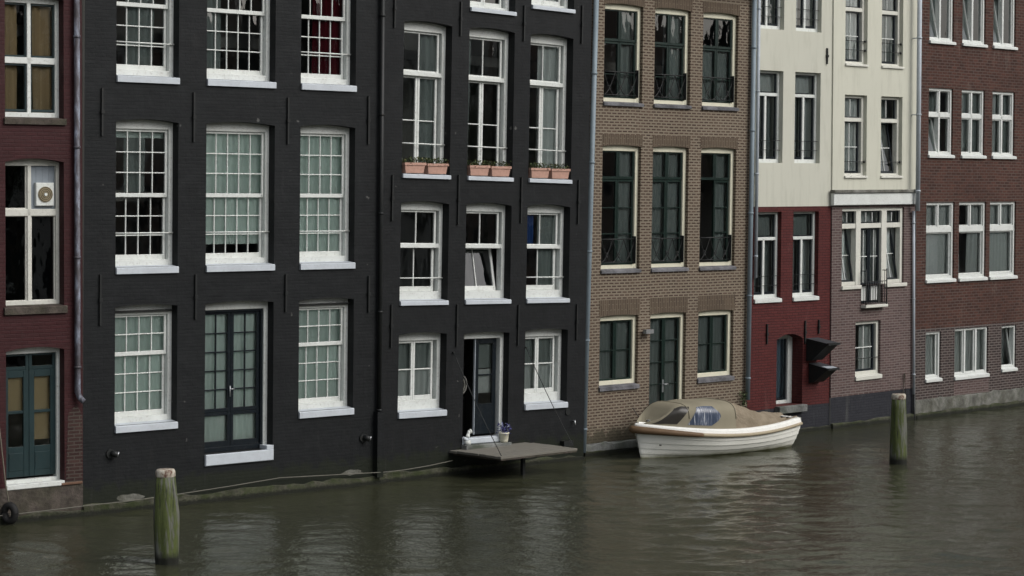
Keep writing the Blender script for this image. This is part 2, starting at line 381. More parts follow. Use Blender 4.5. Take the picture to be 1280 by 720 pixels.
    def curtain(s, f, a, b, lo, hi, y, cu):
        mat = cu[0]; u0, u1, v0, v1 = cu[1:5] if len(cu) > 4 else (0, 1, 0, 1); style = cu[5] if len(cu) > 5 else 'net'
        x0, x1 = a-.04+(b-a+.08)*u0, a-.04+(b-a+.08)*u1; z0, z1 = lo+(hi-lo+.1)*v0, lo+(hi-lo+.1)*v1
        cb = MB(); ph = random.random()*6; 
        if style == 'blind':
            n = max(2, int((z1-z0)/.05))
            for i in range(n):
                z = z0+(z1-z0)*i/n; cb.face([(x0, y, z), (x1, y, z), (x1, y+.018, z+(z1-z0)/n+.004), (x0, y+.018, z+(z1-z0)/n+.004)])
        elif style == 'flat': cb.grid(lambda u, v: (x0+(x1-x0)*u, y+.004*math.sin(9*u+ph), z0+(z1-z0)*v), 8, 2)
        else:
            amp = .011 if style == 'net' else .03; fr = 95 if style == 'net' else 60
            def fn(u, v):
                x = x0+(x1-x0)*u
                return (x + (.02*math.sin(3*v+ph) if style == 'drape' else 0), y+amp*(1+math.sin(x*fr*.5+ph+.9*math.sin(7*x+ph)))+.01*math.sin(v*4+x*5), z0+(z1-z0)*v)
            cb.grid(fn, max(10, int((x1-x0)*44)), 6)
        lab = {'curt_red': 'dark red curtain', 'curt_blue': 'dark blue curtain', 'curt_tan': 'tan gathered curtain'}.get(mat)
        s.part(cb, 'blind' if style in ('blind', 'flat') else 'curtain', M[mat], f, lab)
    def sash(s, f, y0, a, b, lo, hi, y=.05, st=.05, tr=.05, br=.06, nc=1, nr=1, mw=.018, mat='white', glass='glass', d=.045, tilt=0., turn=0., name='sash', mwv=None, mmat=None, rows=None, label=None, cols=None):
        sb = MB(); yy = y0+y
        mwv = mwv or mw
        sb.cbox(a, a+st, yy, yy+d, lo, hi); sb.cbox(b-st, b, yy, yy+d, lo, hi)
        sb.cbox(a+st-.002, b-st+.002, yy+.002, yy+d, hi-tr, hi-.001); sb.cbox(a+st-.002, b-st+.002, yy+.002, yy+d, lo+.001, lo+br)
        gx0, gx1, gz0, gz1 = a+st, b-st, lo+br, hi-tr
        if mmat: sb.cur = 1
        cx = [gx0+(gx1-gx0)*i/nc for i in range(nc+1)] if cols is None else [gx0]+[gx0+(gx1-gx0)*c for c in cols]+[gx1]
        cz = [gz0+(gz1-gz0)*j/nr for j in range(nr+1)] if rows is None else [gz0]+[gz0+(gz1-gz0)*q for q in rows]+[gz1]
        for x in cx[1:-1]: sb.cbox(x-mwv/2, x+mwv/2, yy+.006, yy+d-.008, gz0-.002, gz1+.002, .004)
        for z in cz[1:-1]: sb.cbox(gx0-.002, gx1+.002, yy+.0075, yy+d-.009, z-mw/2, z+mw/2, .004)
        gb = MB()
        for i in range(len(cx)-1):
            for j in range(len(cz)-1):
                x0, x1, z0, z1 = cx[i], cx[i+1], cz[j], cz[j+1]; g = yy+d*.6
                ta, tb = random.uniform(-.0022, .0022), random.uniform(-.0022, .0022)
                gb.face([(x0, g+ta+tb, z0), (x1, g-ta+tb, z0), (x1, g-ta-tb, z1), (x0, g+ta-tb, z1)])
        for m_ in (sb, gb):
            if tilt: # bottom-hung, leaning into the room
                c, sn = math.cos(R(tilt)), math.sin(R(tilt))
                m_.v = [(x, yy+(y_-yy)*c+(z-lo)*sn, lo+(z-lo)*c-(y_-yy)*sn) for x, y_, z in m_.v]
            if turn: # side-hung, opening into the room about its right or left stile
                hx = b if turn > 0 else a; c, sn = math.cos(R(turn)), math.sin(R(turn))
                m_.v = [(hx+(x-hx)*c+(y_-yy)*sn, yy+(y_-yy)*c-(x-hx)*sn, z) for x, y_, z in m_.v]
        so = s.part(sb, name, [M[mat], M[mmat or mat]], f, label)
        s.part(gb, 'glass', M[glass], f)
        return so
    def anchor(s, x, t0, t1):
        mb = MB(); mb.box(x-.018, x+.018, -.04, -.004, t0, t1); mb.box(x-.03, x+.03, -.055, -.002, (t0+t1)/2-.03, (t0+t1)/2+.03)
        s.part(mb, 'wall_anchor', M['iron'])
    def pipe(s, x, t0, t1, r, mat, y=-.09, brackets=True, name='drainpipe', x1=None, shoe=False):
        mb = MB(); x1 = x if x1 is None else x1
        pts = [(x, y, t0), (x1, y, t1)]
        if shoe: pts = [(x+.09, y-.06, t0-.10), (x+.03, y-.01, t0-.02), (x, y, t0+.06), (x1, y, t1)]
        mb.tube(pts, r, 12)
        o = s.part(mb, name, M[mat])
        if brackets:
            z = t0+.5
            while z < t1:
                xx = x+(x1-x)*(z-t0)/(t1-t0); b2 = MB(); b2.tube([(xx, y, z-.02), (xx, y, z+.02)], r*1.22, 12); b2.box(xx-.012, xx+.012, y, -.002, z-.012, z+.012)
                s.part(b2, 'pipe_bracket', M[mat], o); z += 1.9
        return o
    def band(s, t0, t1, pr, mat, name='footing', s0=None, s1=None, jag=True, back=.001):
        s0 = s.smin if s0 is None else s0; s1 = s.smax if s1 is None else s1
        mb = MB(); n = max(2, int((s1-s0)/.22))
        xs = [s0+(s1-s0)*i/n for i in range(n+1)]
        pj = [pr*(1+(random.uniform(-.25, .25) if jag else 0)) for _ in xs]; zj = [t1+(random.uniform(-.035, .03) if jag else 0) for _ in xs]
        for i in range(n):
            A, B = xs[i], xs[i+1]
            mb.face([(A, -pj[i], t0), (B, -pj[i+1], t0), (B, -pj[i+1], zj[i+1]), (A, -pj[i], zj[i])])
            mb.face([(A, -pj[i], zj[i]), (B, -pj[i+1], zj[i+1]), (B, -back, zj[i+1]+.015), (A, -back, zj[i]+.015)])
        mb.face([(s0, -pj[0], t0), (s0, -pj[0], zj[0]), (s0, -back, zj[0]), (s0, -back, t0)]); mb.face([(s1, -pj[-1], t0), (s1, -back, t0), (s1, -back, zj[-1]), (s1, -pj[-1], zj[-1])])
        return s.part(mb, name, M[mat])

FAR_EXT = 12
# ================= house 1 : oxblood painted house at the left edge
h = House('h', (-9.36, 35.92), (-7.48, 37.43), (.0037, .0067), 'dark red painted house at the left edge with a mottled drainpipe and teal double door', -5.5, 2.42, top=9.8)
for dx in (0, -2.9, -5.3):
    a, b = .98+dx, 2.07+dx; lab = None
    if a < -5: continue
    mx = (a+b)/2-.01
    S = []
    for (x0, x1) in ((a+.06, mx-.03), (mx+.03, b-.06)):
        for (z0, z1) in ((7.92, 8.86), (7.0, 7.83)): S.append(dict(a=x0, b=x1, lo=z0, hi=z1, y=.04, st=.035, tr=.045, br=.045, mat='teal'))
    h.window(a, b, 6.89, 8.92, .18, .06, fs=.07, ft=.07, fb=.1, bars=[(a+.06, b-.06, 7.82, 7.93), (mx-.035, mx+.035, 6.95, 8.9)], sashes=S, sill=(.11, .05, 'weathered', .03),
             curtain=[('curt_tan', 0, .36, 0, 1, 'drape'), ('curt_tan', .62, 1, 0, 1, 'drape')])
    S = [dict(a=a+.07, b=mx-.03, lo=5.33, hi=6.12, y=.04, st=.03, tr=.03, br=.03, mat='white_old', glass='glass_dark'),
         dict(a=a+.07, b=mx-.03, lo=3.75, hi=5.24, y=.04, st=.03, tr=.03, br=.03, mat='white_old', glass='glass_dark'),
         dict(a=mx+.03, b=b-.05, lo=3.75, hi=5.24, y=.04, st=.03, tr=.03, br=.03, mat='white_old', glass='glass_dark')]
    w = h.window(a, b, 3.68, 6.14, .18, .06, fs=.06, ft=.06, fb=.09, bars=[(a+.05, b-.05, 5.22, 5.34), (mx-.035, mx+.035, 3.75, 6.12)], sashes=S, sill=(.13, .05, 'weathered', .04), frame='white_old')
    pb = MB(); pb.box(mx+.03, b-.05, .235, .26, 5.33, 6.1)
    for k in range(1, 4): xx = mx+.03+(b-.08-mx)*k/4; pb.box(xx-.004, xx+.004, .231, .236, 5.34, 6.09)
    h.part(pb, 'vent_panel', M['panel_grey'], w)
    # teal double door
    S = []
    for (x0, x1) in ((a+.05, mx-.002), (mx+.002, b-.05)):
        S.append(dict(a=x0, b=x1, lo=.74, hi=2.58, y=.05, st=.1, tr=.13, br=.52, nr=2, mw=.05, mat='teal', name='door_leaf'))
        S.append(dict(a=x0, b=x1, lo=2.58, hi=2.86, y=.05, st=.06, tr=.04, br=.06, mat='teal', glass='glass_dark', name='fanlight'))
    f = h.window(a, b, .64, 2.92, .18, .06, fs=.055, ft=.06, fb=.06, sashes=S, name='door', bars=[], curtain=[('paper_tan', .55, 1, .3, .84, 'flat'), ('paper_tan', .0, .46, .52, .84, 'flat')])
    for (x0, x1) in ((a+.15, mx-.1), (mx+.1, b-.15)):
        pb = MB(); pb.cbox(x0, x1, .222, .24, .84, 1.16, .015); h.part(pb, 'door_panel', M['teal'], f)
    sb = MB(); sb.cbox(a+.003, b-.003, -.02, .2, .56, .645, .01); h.part(sb, 'threshold', M['white'], f)
h.wall(.60, h.top, M['oxblood'])
h.wall(-.6, .60, M['weathered'], 'base_wall')
h.band(-.5, .10, .06, 'footing')
lb = MB(); lb.cbox(2.0, 2.40, -.03, -.001, .56, .605, .01); h.part(lb, 'base_ledge', m_plain('worn_red_stone', (.13, .075, .05), .9, .4, 9))
wb = MB(); wb.face([(2.09, -.004, .6), (2.41, -.004, .6), (2.41, -.004, 1.75), (2.3, -.004, 1.95), (2.14, -.004, 1.8)]); pass
h.part(wb, 'bare_brick_patch', m_brick('bare_dark_brick', (.03, .016, .015), (.055, .03, .026), (.07, .06, .05), stain=(.14, .12, .1), stain_amt=.4))
h.pipe(2.28, 2.10, h.top-.3, .05, 'pipe_mottled', y=-.08, shoe=True)
h.shell(M['room']); H1 = h

# ================= house 2 : tall black painted warehouse
h = House('h', (-7.48, 37.43), (-2.59, 41.70), (-.0013, .0142), 'black painted brick house with white multi-pane sash windows and a black french door', 0, 6.49, top=10.9)
cols2 = ((.63, 1.91, 4), (2.50, 4.00, 5), (4.58, 5.86, 4))
for ci, (a, b, nc) in enumerate(cols2):
    for row, (lo, hi) in enumerate(((7.69, 10.25), (4.32, 6.88))):
        i0, i1 = a+.075, b-.085; tm = lo+1.28
        mw = .02
        gl = 'glass'
        S = [dict(a=i0, b=i1, lo=tm-.05, hi=hi-.115, y=.045, st=.045, tr=.05, br=.075, nc=nc, nr=3, mw=mw),
             dict(a=i0, b=i1, lo=lo+.115, hi=tm+.01, y=.095, st=.05, tr=.05, br=.095, nc=nc, nr=3, mw=mw)]
        cur = None
        if row == 1: cur = [[('curt_green', 0, 1, .86, 1, 'blind'), ('curt_and_reflection', .3, .62, .5, .86)], ('curt_green', 0, 1, .14, 1), ('curt_green',)][ci]
        if row == 0: cur = [[('curt_red', 0., .16, .4, 1), ('curt_and_reflection', .3, .75, 0, 1, 'drape')], ('curt_and_reflection', .0, .35, 0, 1, 'drape'), [('curt_red', .42, .99, 0, 1, 'drape')]][ci]  # grey sheets added behind these panes to imitate soft reflections
        if cur == ('curt_green',): cur = ('curt_green', 0, 1, 0, 1)
        h.window(a, b, lo, hi, .19, .05, fs=.08, ft=.12, fb=.12, sashes=S, sill=(.12, .045, 'sill'), curtain=cur, bar=(lo+.595 if not (row == 0 and ci == 1) else None))
    if ci != 1:
        lo, hi = 1.53, 3.61; i0, i1 = a+.075, b-.085
        S = [dict(a=i0, b=i1, lo=lo+1.20, hi=hi-.15, y=.045, st=.045, tr=.04, br=.075, nc=nc, nr=2, mw=.02), dict(a=i0, b=i1, lo=lo+.115, hi=lo+1.26, y=.095, st=.05, tr=.05, br=.095, nc=nc, nr=3, mw=.02)]
        f = h.window(a, b, lo, hi, .19, .04, fs=.08, ft=.15, fb=.12, sashes=S, sill=(.125, .045, 'sill'), curtain=('curt_green', 0, 1, 0, 1))
        sb = MB(); sb.cbox(a+.01, b-.02, .12, .2, hi-.1, hi-.065, .008); h.part(sb, 'blind_box', M['iron'], f)
# black french door
a, b = 2.50, 4.00; lo, hi = .88, 3.61; mid = (a+b)/2-.02
S = []
for (x0, x1) in ((a+.09, mid-.002), (mid+.002, b-.13)):
    S.append(dict(a=x0, b=x1, lo=lo+.08, hi=lo+.72, y=.07, st=.065, tr=.06, br=.11, mat='black_door', name='door_leaf'))
    S.append(dict(a=x0, b=x1, lo=lo+.722, hi=hi-.16, y=.07, st=.065, tr=.05, br=.07, nc=2, nr=5, mw=.024, mat='black_door', name='door_leaf'))
f = h.window(a, b, lo, hi, .19, .04, fs=.085, ft=.12, fb=0, sashes=S, curtain=('curt_green', .02, .98, .03, 1), name='door')
db = MB(); db.cbox(b-.13, b-.084, .22, .33, lo, hi-.115); db.cbox(a+.06, b-.13, .222, .33, hi-.165, hi-.115); db.cbox(a+.06, b-.13, .222, .33, lo, lo+.085); h.part(db, 'inner_frame', M['black_door'], f)
hb = MB(); hb.tube([(mid-.03, .23, lo+1.0), (mid-.03, .23, lo+1.2)], .012, 6); hb.tube([(mid-.03, .22, lo+1.14), (mid+.05, .21, lo+1.14)], .012, 6); h.part(hb, 'door_handle', M['chrome'], f)
sb = MB(); sb.cbox(a+.003, b-.003, -.05, .22, .67, .875, .012); sb.cbox(b-.16, b-.003, -.045, .19, .87, .95, .01); h.part(sb, 'threshold', M['sill'], f)
h.wall(-.6, h.top, M['black_brick'])
h.band(-.5, .17, .055, 'footing')
for (x, z0, z1) in ((.34, 6.62, 7.45), (.32, 3.31, 4.20), (2.22, 6.55, 7.44), (4.28, 6.55, 7.41), (6.16, 6.58, 7.50), (2.28, 3.35, 4.16), (4.26, 3.42, 4.12), (6.20, 3.35, 4.05)): h.anchor(x, z0, z1)
for x, z in ((.57, 1.05), (6.13, .93)):
    mb = MB(); mb.tube([(x, -.001, z), (x, -.09, z+.005), (x+.05, -.13, z-.02)], .055, 12); mb.tube([(x-.03, -.002, z), (x-.03, -.03, z)], .085, 12); h.part(mb, 'vent_outlet', M['iron'])
    mb = MB(); mb.tube([(x+.04, -.125, z+.0), (x+.062, -.14, z-.01)], .045, 12); h.part(mb, 'outlet_rim', M['chrome'])
for cx_, cz_, rx_, rz_ in ((.95, .24, .30, .07), (5.85, .28, .27, .055)):
    pm = MB(); pm.face([(cx_+rx_*math.cos(q*.4488)*random.uniform(.75, 1.1), -.006, max(.175, cz_+rz_*math.sin(q*.4488)*random.uniform(.6, 1.2))) for q in range(14)]); h.part(pm, 'mortar_patch', M['concrete'])
h.pipe(6.44, .95, h.top-.3, .045, 'iron', y=-.07)
pb = MB(); pb.box(6.36, 6.51, -.13, -.002, .15, 1.42); h.part(pb, 'pipe_casing', M['black_brick'])
h.shell(M['room']); H2 = h

# ================= house 3 : narrower black house with planters
SH3 = (-.0199, .0258)
h = House('h', (-2.59, 41.74), (1.46, 45.69), SH3, 'black painted brick house with tall white casements, terracotta planters and an open canal door', -.07, 5.73, top=13.0)
cols3 = ((.46, 1.73), (2.20, 3.47), (3.93, 5.19))
for ci, (a, b) in enumerate(cols3):
    m = (a+b)/2-.01
    for lo in ([9.75, 9.41, 9.60][ci], 6.03):
        hi = lo+2.95; i0, i1 = a+.085, b-.125; tr = lo+2.0
        S = [dict(a=i0, b=i1, lo=tr, hi=hi-.14, y=.05, st=.05, tr=.04, br=.05, nc=2, mw=.025),
             dict(a=i0, b=m-.003, lo=lo+.07, hi=tr-.06, y=.09, st=.055, tr=.045, br=.09, nr=2, mw=.022, rows=[.52]),
             dict(a=m+.003, b=i1, lo=lo+.07, hi=tr-.06, y=.09, st=.055, tr=.045, br=.09, nr=2, mw=.022, rows=[.52])]
        cur = [('curt_and_reflection', .62, .95, 0, 1, 'drape'), ('curt_and_reflection', 0, .3, 0, 1, 'drape'), ('curt_grey', .48, 1, 0, 1, 'drape')][ci]
        h.window(a, b, lo, hi, .19, .05, fs=.09, ft=.14, fb=.07, sashes=S, bars=[(a+.08, b-.08, tr-.065, tr+.02)], sill=(.085, .05, 'sill'), curtain=cur, bar=lo+.6)
    lo, hi = 3.54, 5.45; i0, i1 = a+.08, b-.13; tm = 4.62
    S = [dict(a=i0, b=i1, lo=tm, hi=hi-.13, y=.045, st=.05, tr=.04, br=.05, nc=2, mw=.025),
         dict(a=i0, b=i1, lo=lo+.17, hi=tm+.0, y=.095, st=.06, tr=.05, br=.1, nc=2, mw=.025, tilt=(11 if ci == 1 else 0), label=('open sash tilted into the room' if ci == 1 else None), glass=('glass_blue' if ci == 1 else 'glass'))]
    cur = [None, None, [('curt_blue', 0, .42, .55, 1), ('curt_and_reflection', .5, 1, 0, 1)]][ci]
    h.window(a, b, lo, hi, .19, .05, fs=.085, ft=.13, fb=.17, sashes=S, bars=[(a+.07, b-.07, tm-.045, tm+.04)], sill=(.09, .045, 'sill'), curtain=cur, bar=(3.98 if ci != 1 else None))
    if ci != 1:
        lo, hi = 1.36, 2.87; i0, i1 = a+.075, b-.15
        S = [dict(a=i0, b=m-.035, lo=lo+.2, hi=hi-.13, y=.05, st=.05, tr=.05, br=.09, nr=2, mw=.025), dict(a=m-.03, b=i1, lo=lo+.2, hi=hi-.13, y=.05, st=.05, tr=.05, br=.09, nr=2, mw=.025)]
        h.window(a, b, lo, hi, .19, .04, fs=.08, ft=.13, fb=.2, sashes=S, sill=(.12, .05, 'sill'), curtain=[('curt_grey', 0, 1, 0, .5), ('curt_and_reflection', 0, 1, .5, 1)])
# open canal door
a, b = 2.20, 3.47; lo, hi = .72, 2.85
S = [dict(a=2.74, b=3.33, lo=.78, hi=hi-.12, y=.06, st=.1, tr=.1, br=.62, nr=2, mw=.03, mat='black_door', name='door_leaf', rows=[.48])]
f = h.window(a, b, lo, hi, .17, .03, fs=.09, ft=.11, fb=.0, sashes=S, name='door', label='black canal door with its left leaf open', curtain=[('curt_grey', .56, .9, .4, .62, 'flat'), ('curt_and_reflection', .56, .9, .63, .9, 'flat')])
lf = MB(); lf.box(2.25, 2.31, .24, .8, .78, hi-.12); h.part(lf, 'door_leaf', M['black_door'], f, 'open door leaf swung into the house')
eb = MB(); eb.cbox(2.725, 2.742, .222, .27, .78, hi-.12, .004); h.part(eb, 'door_edge_strip', M['pipe_light'], f)
sb = MB(); sb.cbox(a+.003, b-.11, -.02, .2, .62, .745, .02); h.part(sb, 'threshold', M['sill'], f)
sb = MB(); sb.cbox(a-.02, b-.02, -.16, .05, .52, .615, .012); h.part(sb, 'door_step', M['footing_grey'], f)
h.wall(-.6, h.top, M['black_brick2'])
h.band(-.5, .19, .06, 'footing')
for (x, z0, z1) in ((.19, 8.84, 9.6), (1.94, 8.81, 9.49), (3.71, 8.83, 9.56), (5.42, 8.9, 9.7), (.21, 5.1, 5.99), (1.96, 5.05, 6.04), (3.72, 5.1, 6.04), (5.41, 5.1, 6.03), (.24, 2.63, 3.47), (1.98, 2.61, 3.45), (3.70, 2.58, 3.42), (5.43, 2.65, 3.41)): h.anchor(x, z0, z1)
mb = MB(); mb.tube([(5.22, -.001, 1.14), (5.22, -.02, 1.14)], .07, 12); h.part(mb, 'vent_outlet', M['iron'])
mb = MB(); mb.tube([(5.37, -.001, .93), (5.37, -.08, .95), (5.37, -.09, .86)], .02, 8); h.part(mb, 'wall_tap', M['chrome'])
mb = MB(); mb.box(5.02, 5.3, -.12, -.002, .42, .54); h.part(mb, 'cable_box', M['iron'])
h.shell(M['room']); H3 = h

# ================= house 4 : brown brick
h = House('h', (1.49, 46.11), (5.40, 49.77), (-.0008, .02), 'brown brick house with dark green windows in cream frames and curly balconets', .06, 5.36, top=10.5)
cols4 = ((.50, 1.70), (2.08, 3.25), (3.66, 4.86))
def balconet(h, f, a, b, t0, hgt, r):
    mb = MB(); y = r-.045; rr = .009
    mb.tube([(a+.01, y, t0+hgt), (b-.02, y, t0+hgt)], .013, 6); mb.tube([(a+.01, y, t0+.06), (b-.02, y, t0+.06)], .01, 6)
    W = b-a-.04; n = 3
    for k in range(n):
        x0 = a+.02+W*k/n; w = W/n
        for sg in (0, 1):
            pts = []
            for i in range(9):
                u = i/8; xx = x0+(w*u if sg == 0 else w*(1-u)); pts.append((xx, y+.003*sg, t0+.06+(hgt-.06)*(u**1.8)))
            mb.tube(pts, rr, 5, cap=False)
        c = (x0+w/2, t0+.06+hgt*.28)
        mb.tube([(c[0]+.05*math.cos(q*math.pi/5), y+.002, c[1]+.05*math.sin(q*math.pi/5)) for q in range(11)], .007, 5, cap=False)
    mb.box(b-.05, b-.035, y-.05, r+.01, t0+.02, t0+hgt+.06)
    h.part(mb, 'balconet', M['iron'], f)
for ci, (a, b) in enumerate(cols4):
    m = (a+b)/2+.0; r = .085
    def lights(lo, hi, rows_l, tr=None, fb=.1, ft=.095):
        i0, i1 = a+.07, b-.085; S = []; top = hi-ft+.01; bot = lo+fb-.01
        if tr:
            for (x0, x1) in ((i0, m-.002), (m+.002, i1)): S.append(dict(a=x0, b=x1, lo=tr+.0, hi=top, y=.03, st=.05, tr=.04, br=.06, mat='green_dark', d=.05))
            top = tr-.005
        for (x0, x1) in ((i0, m-.002), (m+.002, i1)): S.append(dict(a=x0, b=x1, lo=bot, hi=top, y=.045, st=.05, tr=.05, br=.05, mat='green_dark', d=.05, rows=rows_l, mw=.025))
        return S
    cu = [('curt_and_reflection', .5, 1, 0, 1, 'drape'), ('curt_and_reflection', .45, 1, 0, 1), ('curt_and_reflection', .0, 1, 0, .62)]  # grey curtains widened so their colour stands for reflections in the glass
    for lo, hi, rl, trf, k in ((7.61, 9.71, [.42], .63, 0), (3.99, 6.66, [.36, .68], .735, 1)):
        S = lights(lo, hi, rl, lo+(hi-lo)*trf)
        if k == 1 and ci == 2: S[2]['turn'] = -55; S[2]['label'] = 'left leaf standing open into the room'
        cur = cu[ci] if k == 0 else (('curt_and_reflection', [.5, .12, .55][ci], 1, 0, 1))  # covers more of the panes to imitate their grey reflection
        f = h.window(a, b, lo, hi, r, .03, fs=.085, ft=.095, fb=.1, fd=.12, frame='cream_frame', sashes=S, sill=(.075, .05, 'stone_sill', .02), curtain=cur)
        balconet(h, f, a+.02, b-.09, lo+.1, .56, r+.0)
    if ci != 1:
        lo, hi = 1.47, 2.98
        h.window(a, b, lo, hi, r, .02, fs=.085, ft=.1, fb=.11, fd=.12, frame='cream_frame', sashes=lights(lo, hi, [.5], None, .11, .1), sill=(.095, .05, 'stone_sill', .02), curtain=('curt_and_reflection', .0, 1, 0, 1))  # full grey curtain doubles as the reflection in the glass
    else:
        lo, hi = .28, 2.98; S = lights(lo, hi, [.2, .42, .63, .82][0:3] if False else [.2, .41, .61, .81][1:], None, .06, .1)
        for q in S: q['br'] = .08; q['name'] = 'door_leaf'
        f = h.window(a, b, lo, hi, r, .02, fs=.085, ft=.1, fb=.06, fd=.12, frame='cream_frame', sashes=S, name='door', curtain=('curt_and_reflection', 0, 1, 0, 1))  # door curtain colour also stands for the glass reflection
        hb = MB(); hb.cbox(m-.035, m+.005, r+.028, r+.045, 1.22, 1.5, .004); hb.tube([(m-.015, r+.03, 1.4), (m-.015, r-.02, 1.4), (m+.1, r-.02, 1.4)], .014, 6); h.part(hb, 'door_handle', M['chrome'], f)
for t0, rise in ((9.71, .04), (6.66, .04), (2.98, .03)):
    for (a, b) in cols4:
        mb = MB(); n = 10; x0, x1 = a-.03, b+.04
        def arcz(x): u = (x-a)/(b-a); return t0+rise*(1-(2*u-1)**2)-.002 if 0 <= u <= 1 else t0-.002
        for i in range(n):
            xa, xb = x0+(x1-x0)*i/n, x0+(x1-x0)*(i+1)/n
            za, zb = arcz(xa), arcz(xb)
            if t0 < 3.2: tt = t0+.36
            else: tt = t0+.26
            mb.face([(xa, -.006, za), (xb, -.006, zb), (xb, -.006, tt), (xa, -.006, tt)])
        h.part(mb, 'soldier_arch', M['soldier'])
h.wall(.26, h.top, M['brown_brick']); h.wall(-.6, .26, M['footing_grey'], 'base_wall')
h.band(-.5, .09, .07, 'footing'); h.band(.09, .24, .045, 'footing_grey', 'base_course')
mb = MB(); mb.tube([(1.86, -.002, 2.6), (1.86, -.12, 2.62)], .035, 10); mb.box(1.78, 2.02, -.17, -.07, 2.57, 2.66); h.part(mb, 'wall_lamp', M['chrome'])
h.pipe(-.02, .1, h.top-.3, .058, 'pipe_blue', y=-.08, x1=.16)
h.pipe(5.30, .9, h.top-.3, .055, 'pipe_blue', y=-.09, x1=5.3)
h.shell(M['room']); H4 = h

# ================= house 5 : cream above, red below
h = House('h', (5.40, 49.77), (7.66, 51.79), (.0051, .012), 'narrow house with cream upper floors over a red painted brick ground floor', .03, 3.02, top=11.95)
for (a, b), sc in (((.22, 1.16), 0), ((1.58, 2.50), 1)):
    m = (a+b)/2
    for lo, hi, fr_, cu in ((9.46, 11.5, .72, 'curt_grey'), (6.36, 8.50, .745, 'curt_grey'), (3.20, 5.22, .69, 'curt_and_reflection')):
        tr = lo+(hi-lo)*fr_; i0, i1 = a+.05, b-.06
        S = [dict(a=i0, b=i1, lo=tr+.03, hi=hi-.05, y=.04, st=.03, tr=.035, br=.03, mat='black_door'),
             dict(a=i0, b=m-.03, lo=lo+.09, hi=tr-.035, y=.04, st=.035, tr=.03, br=.06, mat='black_door'), dict(a=m+.03, b=i1, lo=lo+.09, hi=tr-.035, y=.04, st=.035, tr=.03, br=.06, mat='black_door')]
        cur = [(cu, 0, 1, fr_, 1), (cu, 0, .45, 0, fr_, 'drape'), ('curt_grey' if sc else 'curt_and_reflection', .58, 1, 0, fr_, 'drape')]
        f = h.window(a, b, lo, hi, .12, 0, fs=.06, ft=.055, fb=.09, bars=[(a+.05, b-.05, tr-.04, tr+.035), (m-.035, m+.035, lo+.05, tr)], sashes=S,
                     sill=(.09, .05, 'white', .0) if lo < 4 else None, curtain=cur)
        bb = MB()
        for z in (lo+.3, lo+.52): bb.tube([(a+.01, .07, z), (b-.01, .07, z)], .007, 5)
        h.part(bb, 'safety_bar', M['iron'], f)
a, b = 1.05, 1.98
S = [dict(a=a-.1, b=a+.34, lo=.74, hi=2.3, y=.05, st=.03, tr=.03, br=.05, mat='black_door', name='door_leaf')]
f = h.window(a, b, .66, 2.22, .36, .12, fs=-.02, ft=.02, fb=.07, sashes=[], bars=[(a+.34, b-.0, .7, 2.36)][:0], name='door', curtain=('curt_grey', 0, 1, 0, 1))
db = MB(); db.cbox(a+.78, b+.05, .33, .5, .66, 2.40); db.cbox(a, b, .35, .5, .66, .74); h.part(db, 'door_post', M['white'], f)
h.sash(f, .36, a+.0, a+.78, .74, 2.36, y=.02, st=.04, tr=.03, br=.05, mat='black_door', name='door_leaf', glass='glass_blue')
sb = MB(); sb.cbox(a-.04, b+.02, -.16, .34, .49, .655, .012); h.part(sb, 'door_step', M['footing_grey'], f)
h.wall(.61, 5.34, M['red_paint_brick']); h.wall(5.34, h.top, M['cream_wall'], 'upper_wall'); h.wall(-.6, .61, M['plinth_dark'], 'base_wall')
h.band(-.5, .08, .06, 'footing')
for x, z0, z1 in ((2.70, 8.72, 9.1), (.68, 2.14, 2.61), (2.035, 2.08, 2.63), (2.53, 2.3, 2.63)): h.anchor(x, z0, z1)
def hood(t0, t1, x0, x1, out, lip):
    mb = MB(); y = -.004; tip = t1-.10
    A = [(x0, y, t1), (x0, y, t0), (x0, -out*.25, t0+.02), (x0, -out, tip)]; B = [(x1, p[1], p[2]) for p in A]
    mb.face(A); mb.face(B[::-1]); mb.face([A[0], A[3], B[3], B[0]]); mb.face([A[3], A[2], B[2], B[3]]); mb.face([A[2], A[1], B[1], B[2]]); mb.face([A[1], A[0], B[0], B[1]])
    mb.box(x0-.015, x1+.015, -out-.02, -out+.03, tip-.03, tip+.02)
    o = h.part(mb, 'vent_hood', M['iron'])
    tp = MB(); f_ = lambda x, q, dz: (x, -out*q, t1-.10*q+dz)
    tp.face([f_(x0-.02, 0.01, .012), f_(x1+.02, 0.01, .012), f_(x1+.02, 1.03, .012), f_(x0-.02, 1.03, .012)]); h.part(tp, 'hood_top', M['slate_top'], o)
    if lip:
        l2 = MB(); l2.face([f_(x0+.02, .62, .018), f_(x1-.02, .72, .018), f_(x1-.02, 1.02, .018), f_(x0+.0, 1.02, .018)]); h.part(l2, 'lead_flashing', M['pipe_light'], o)
M['slate_top'] = m_plain('dark_roofing_felt', (.035, .037, .042), .8)
hood(1.67, 2.20, 2.10, 2.50, .68, False); hood(1.14, 1.60, 2.20, 2.58, .6, True)
h.pipe(.20, 3.70, h.top-.3, .04, 'pipe_light', y=-.07)
h.shell(M['room']); H5 = h

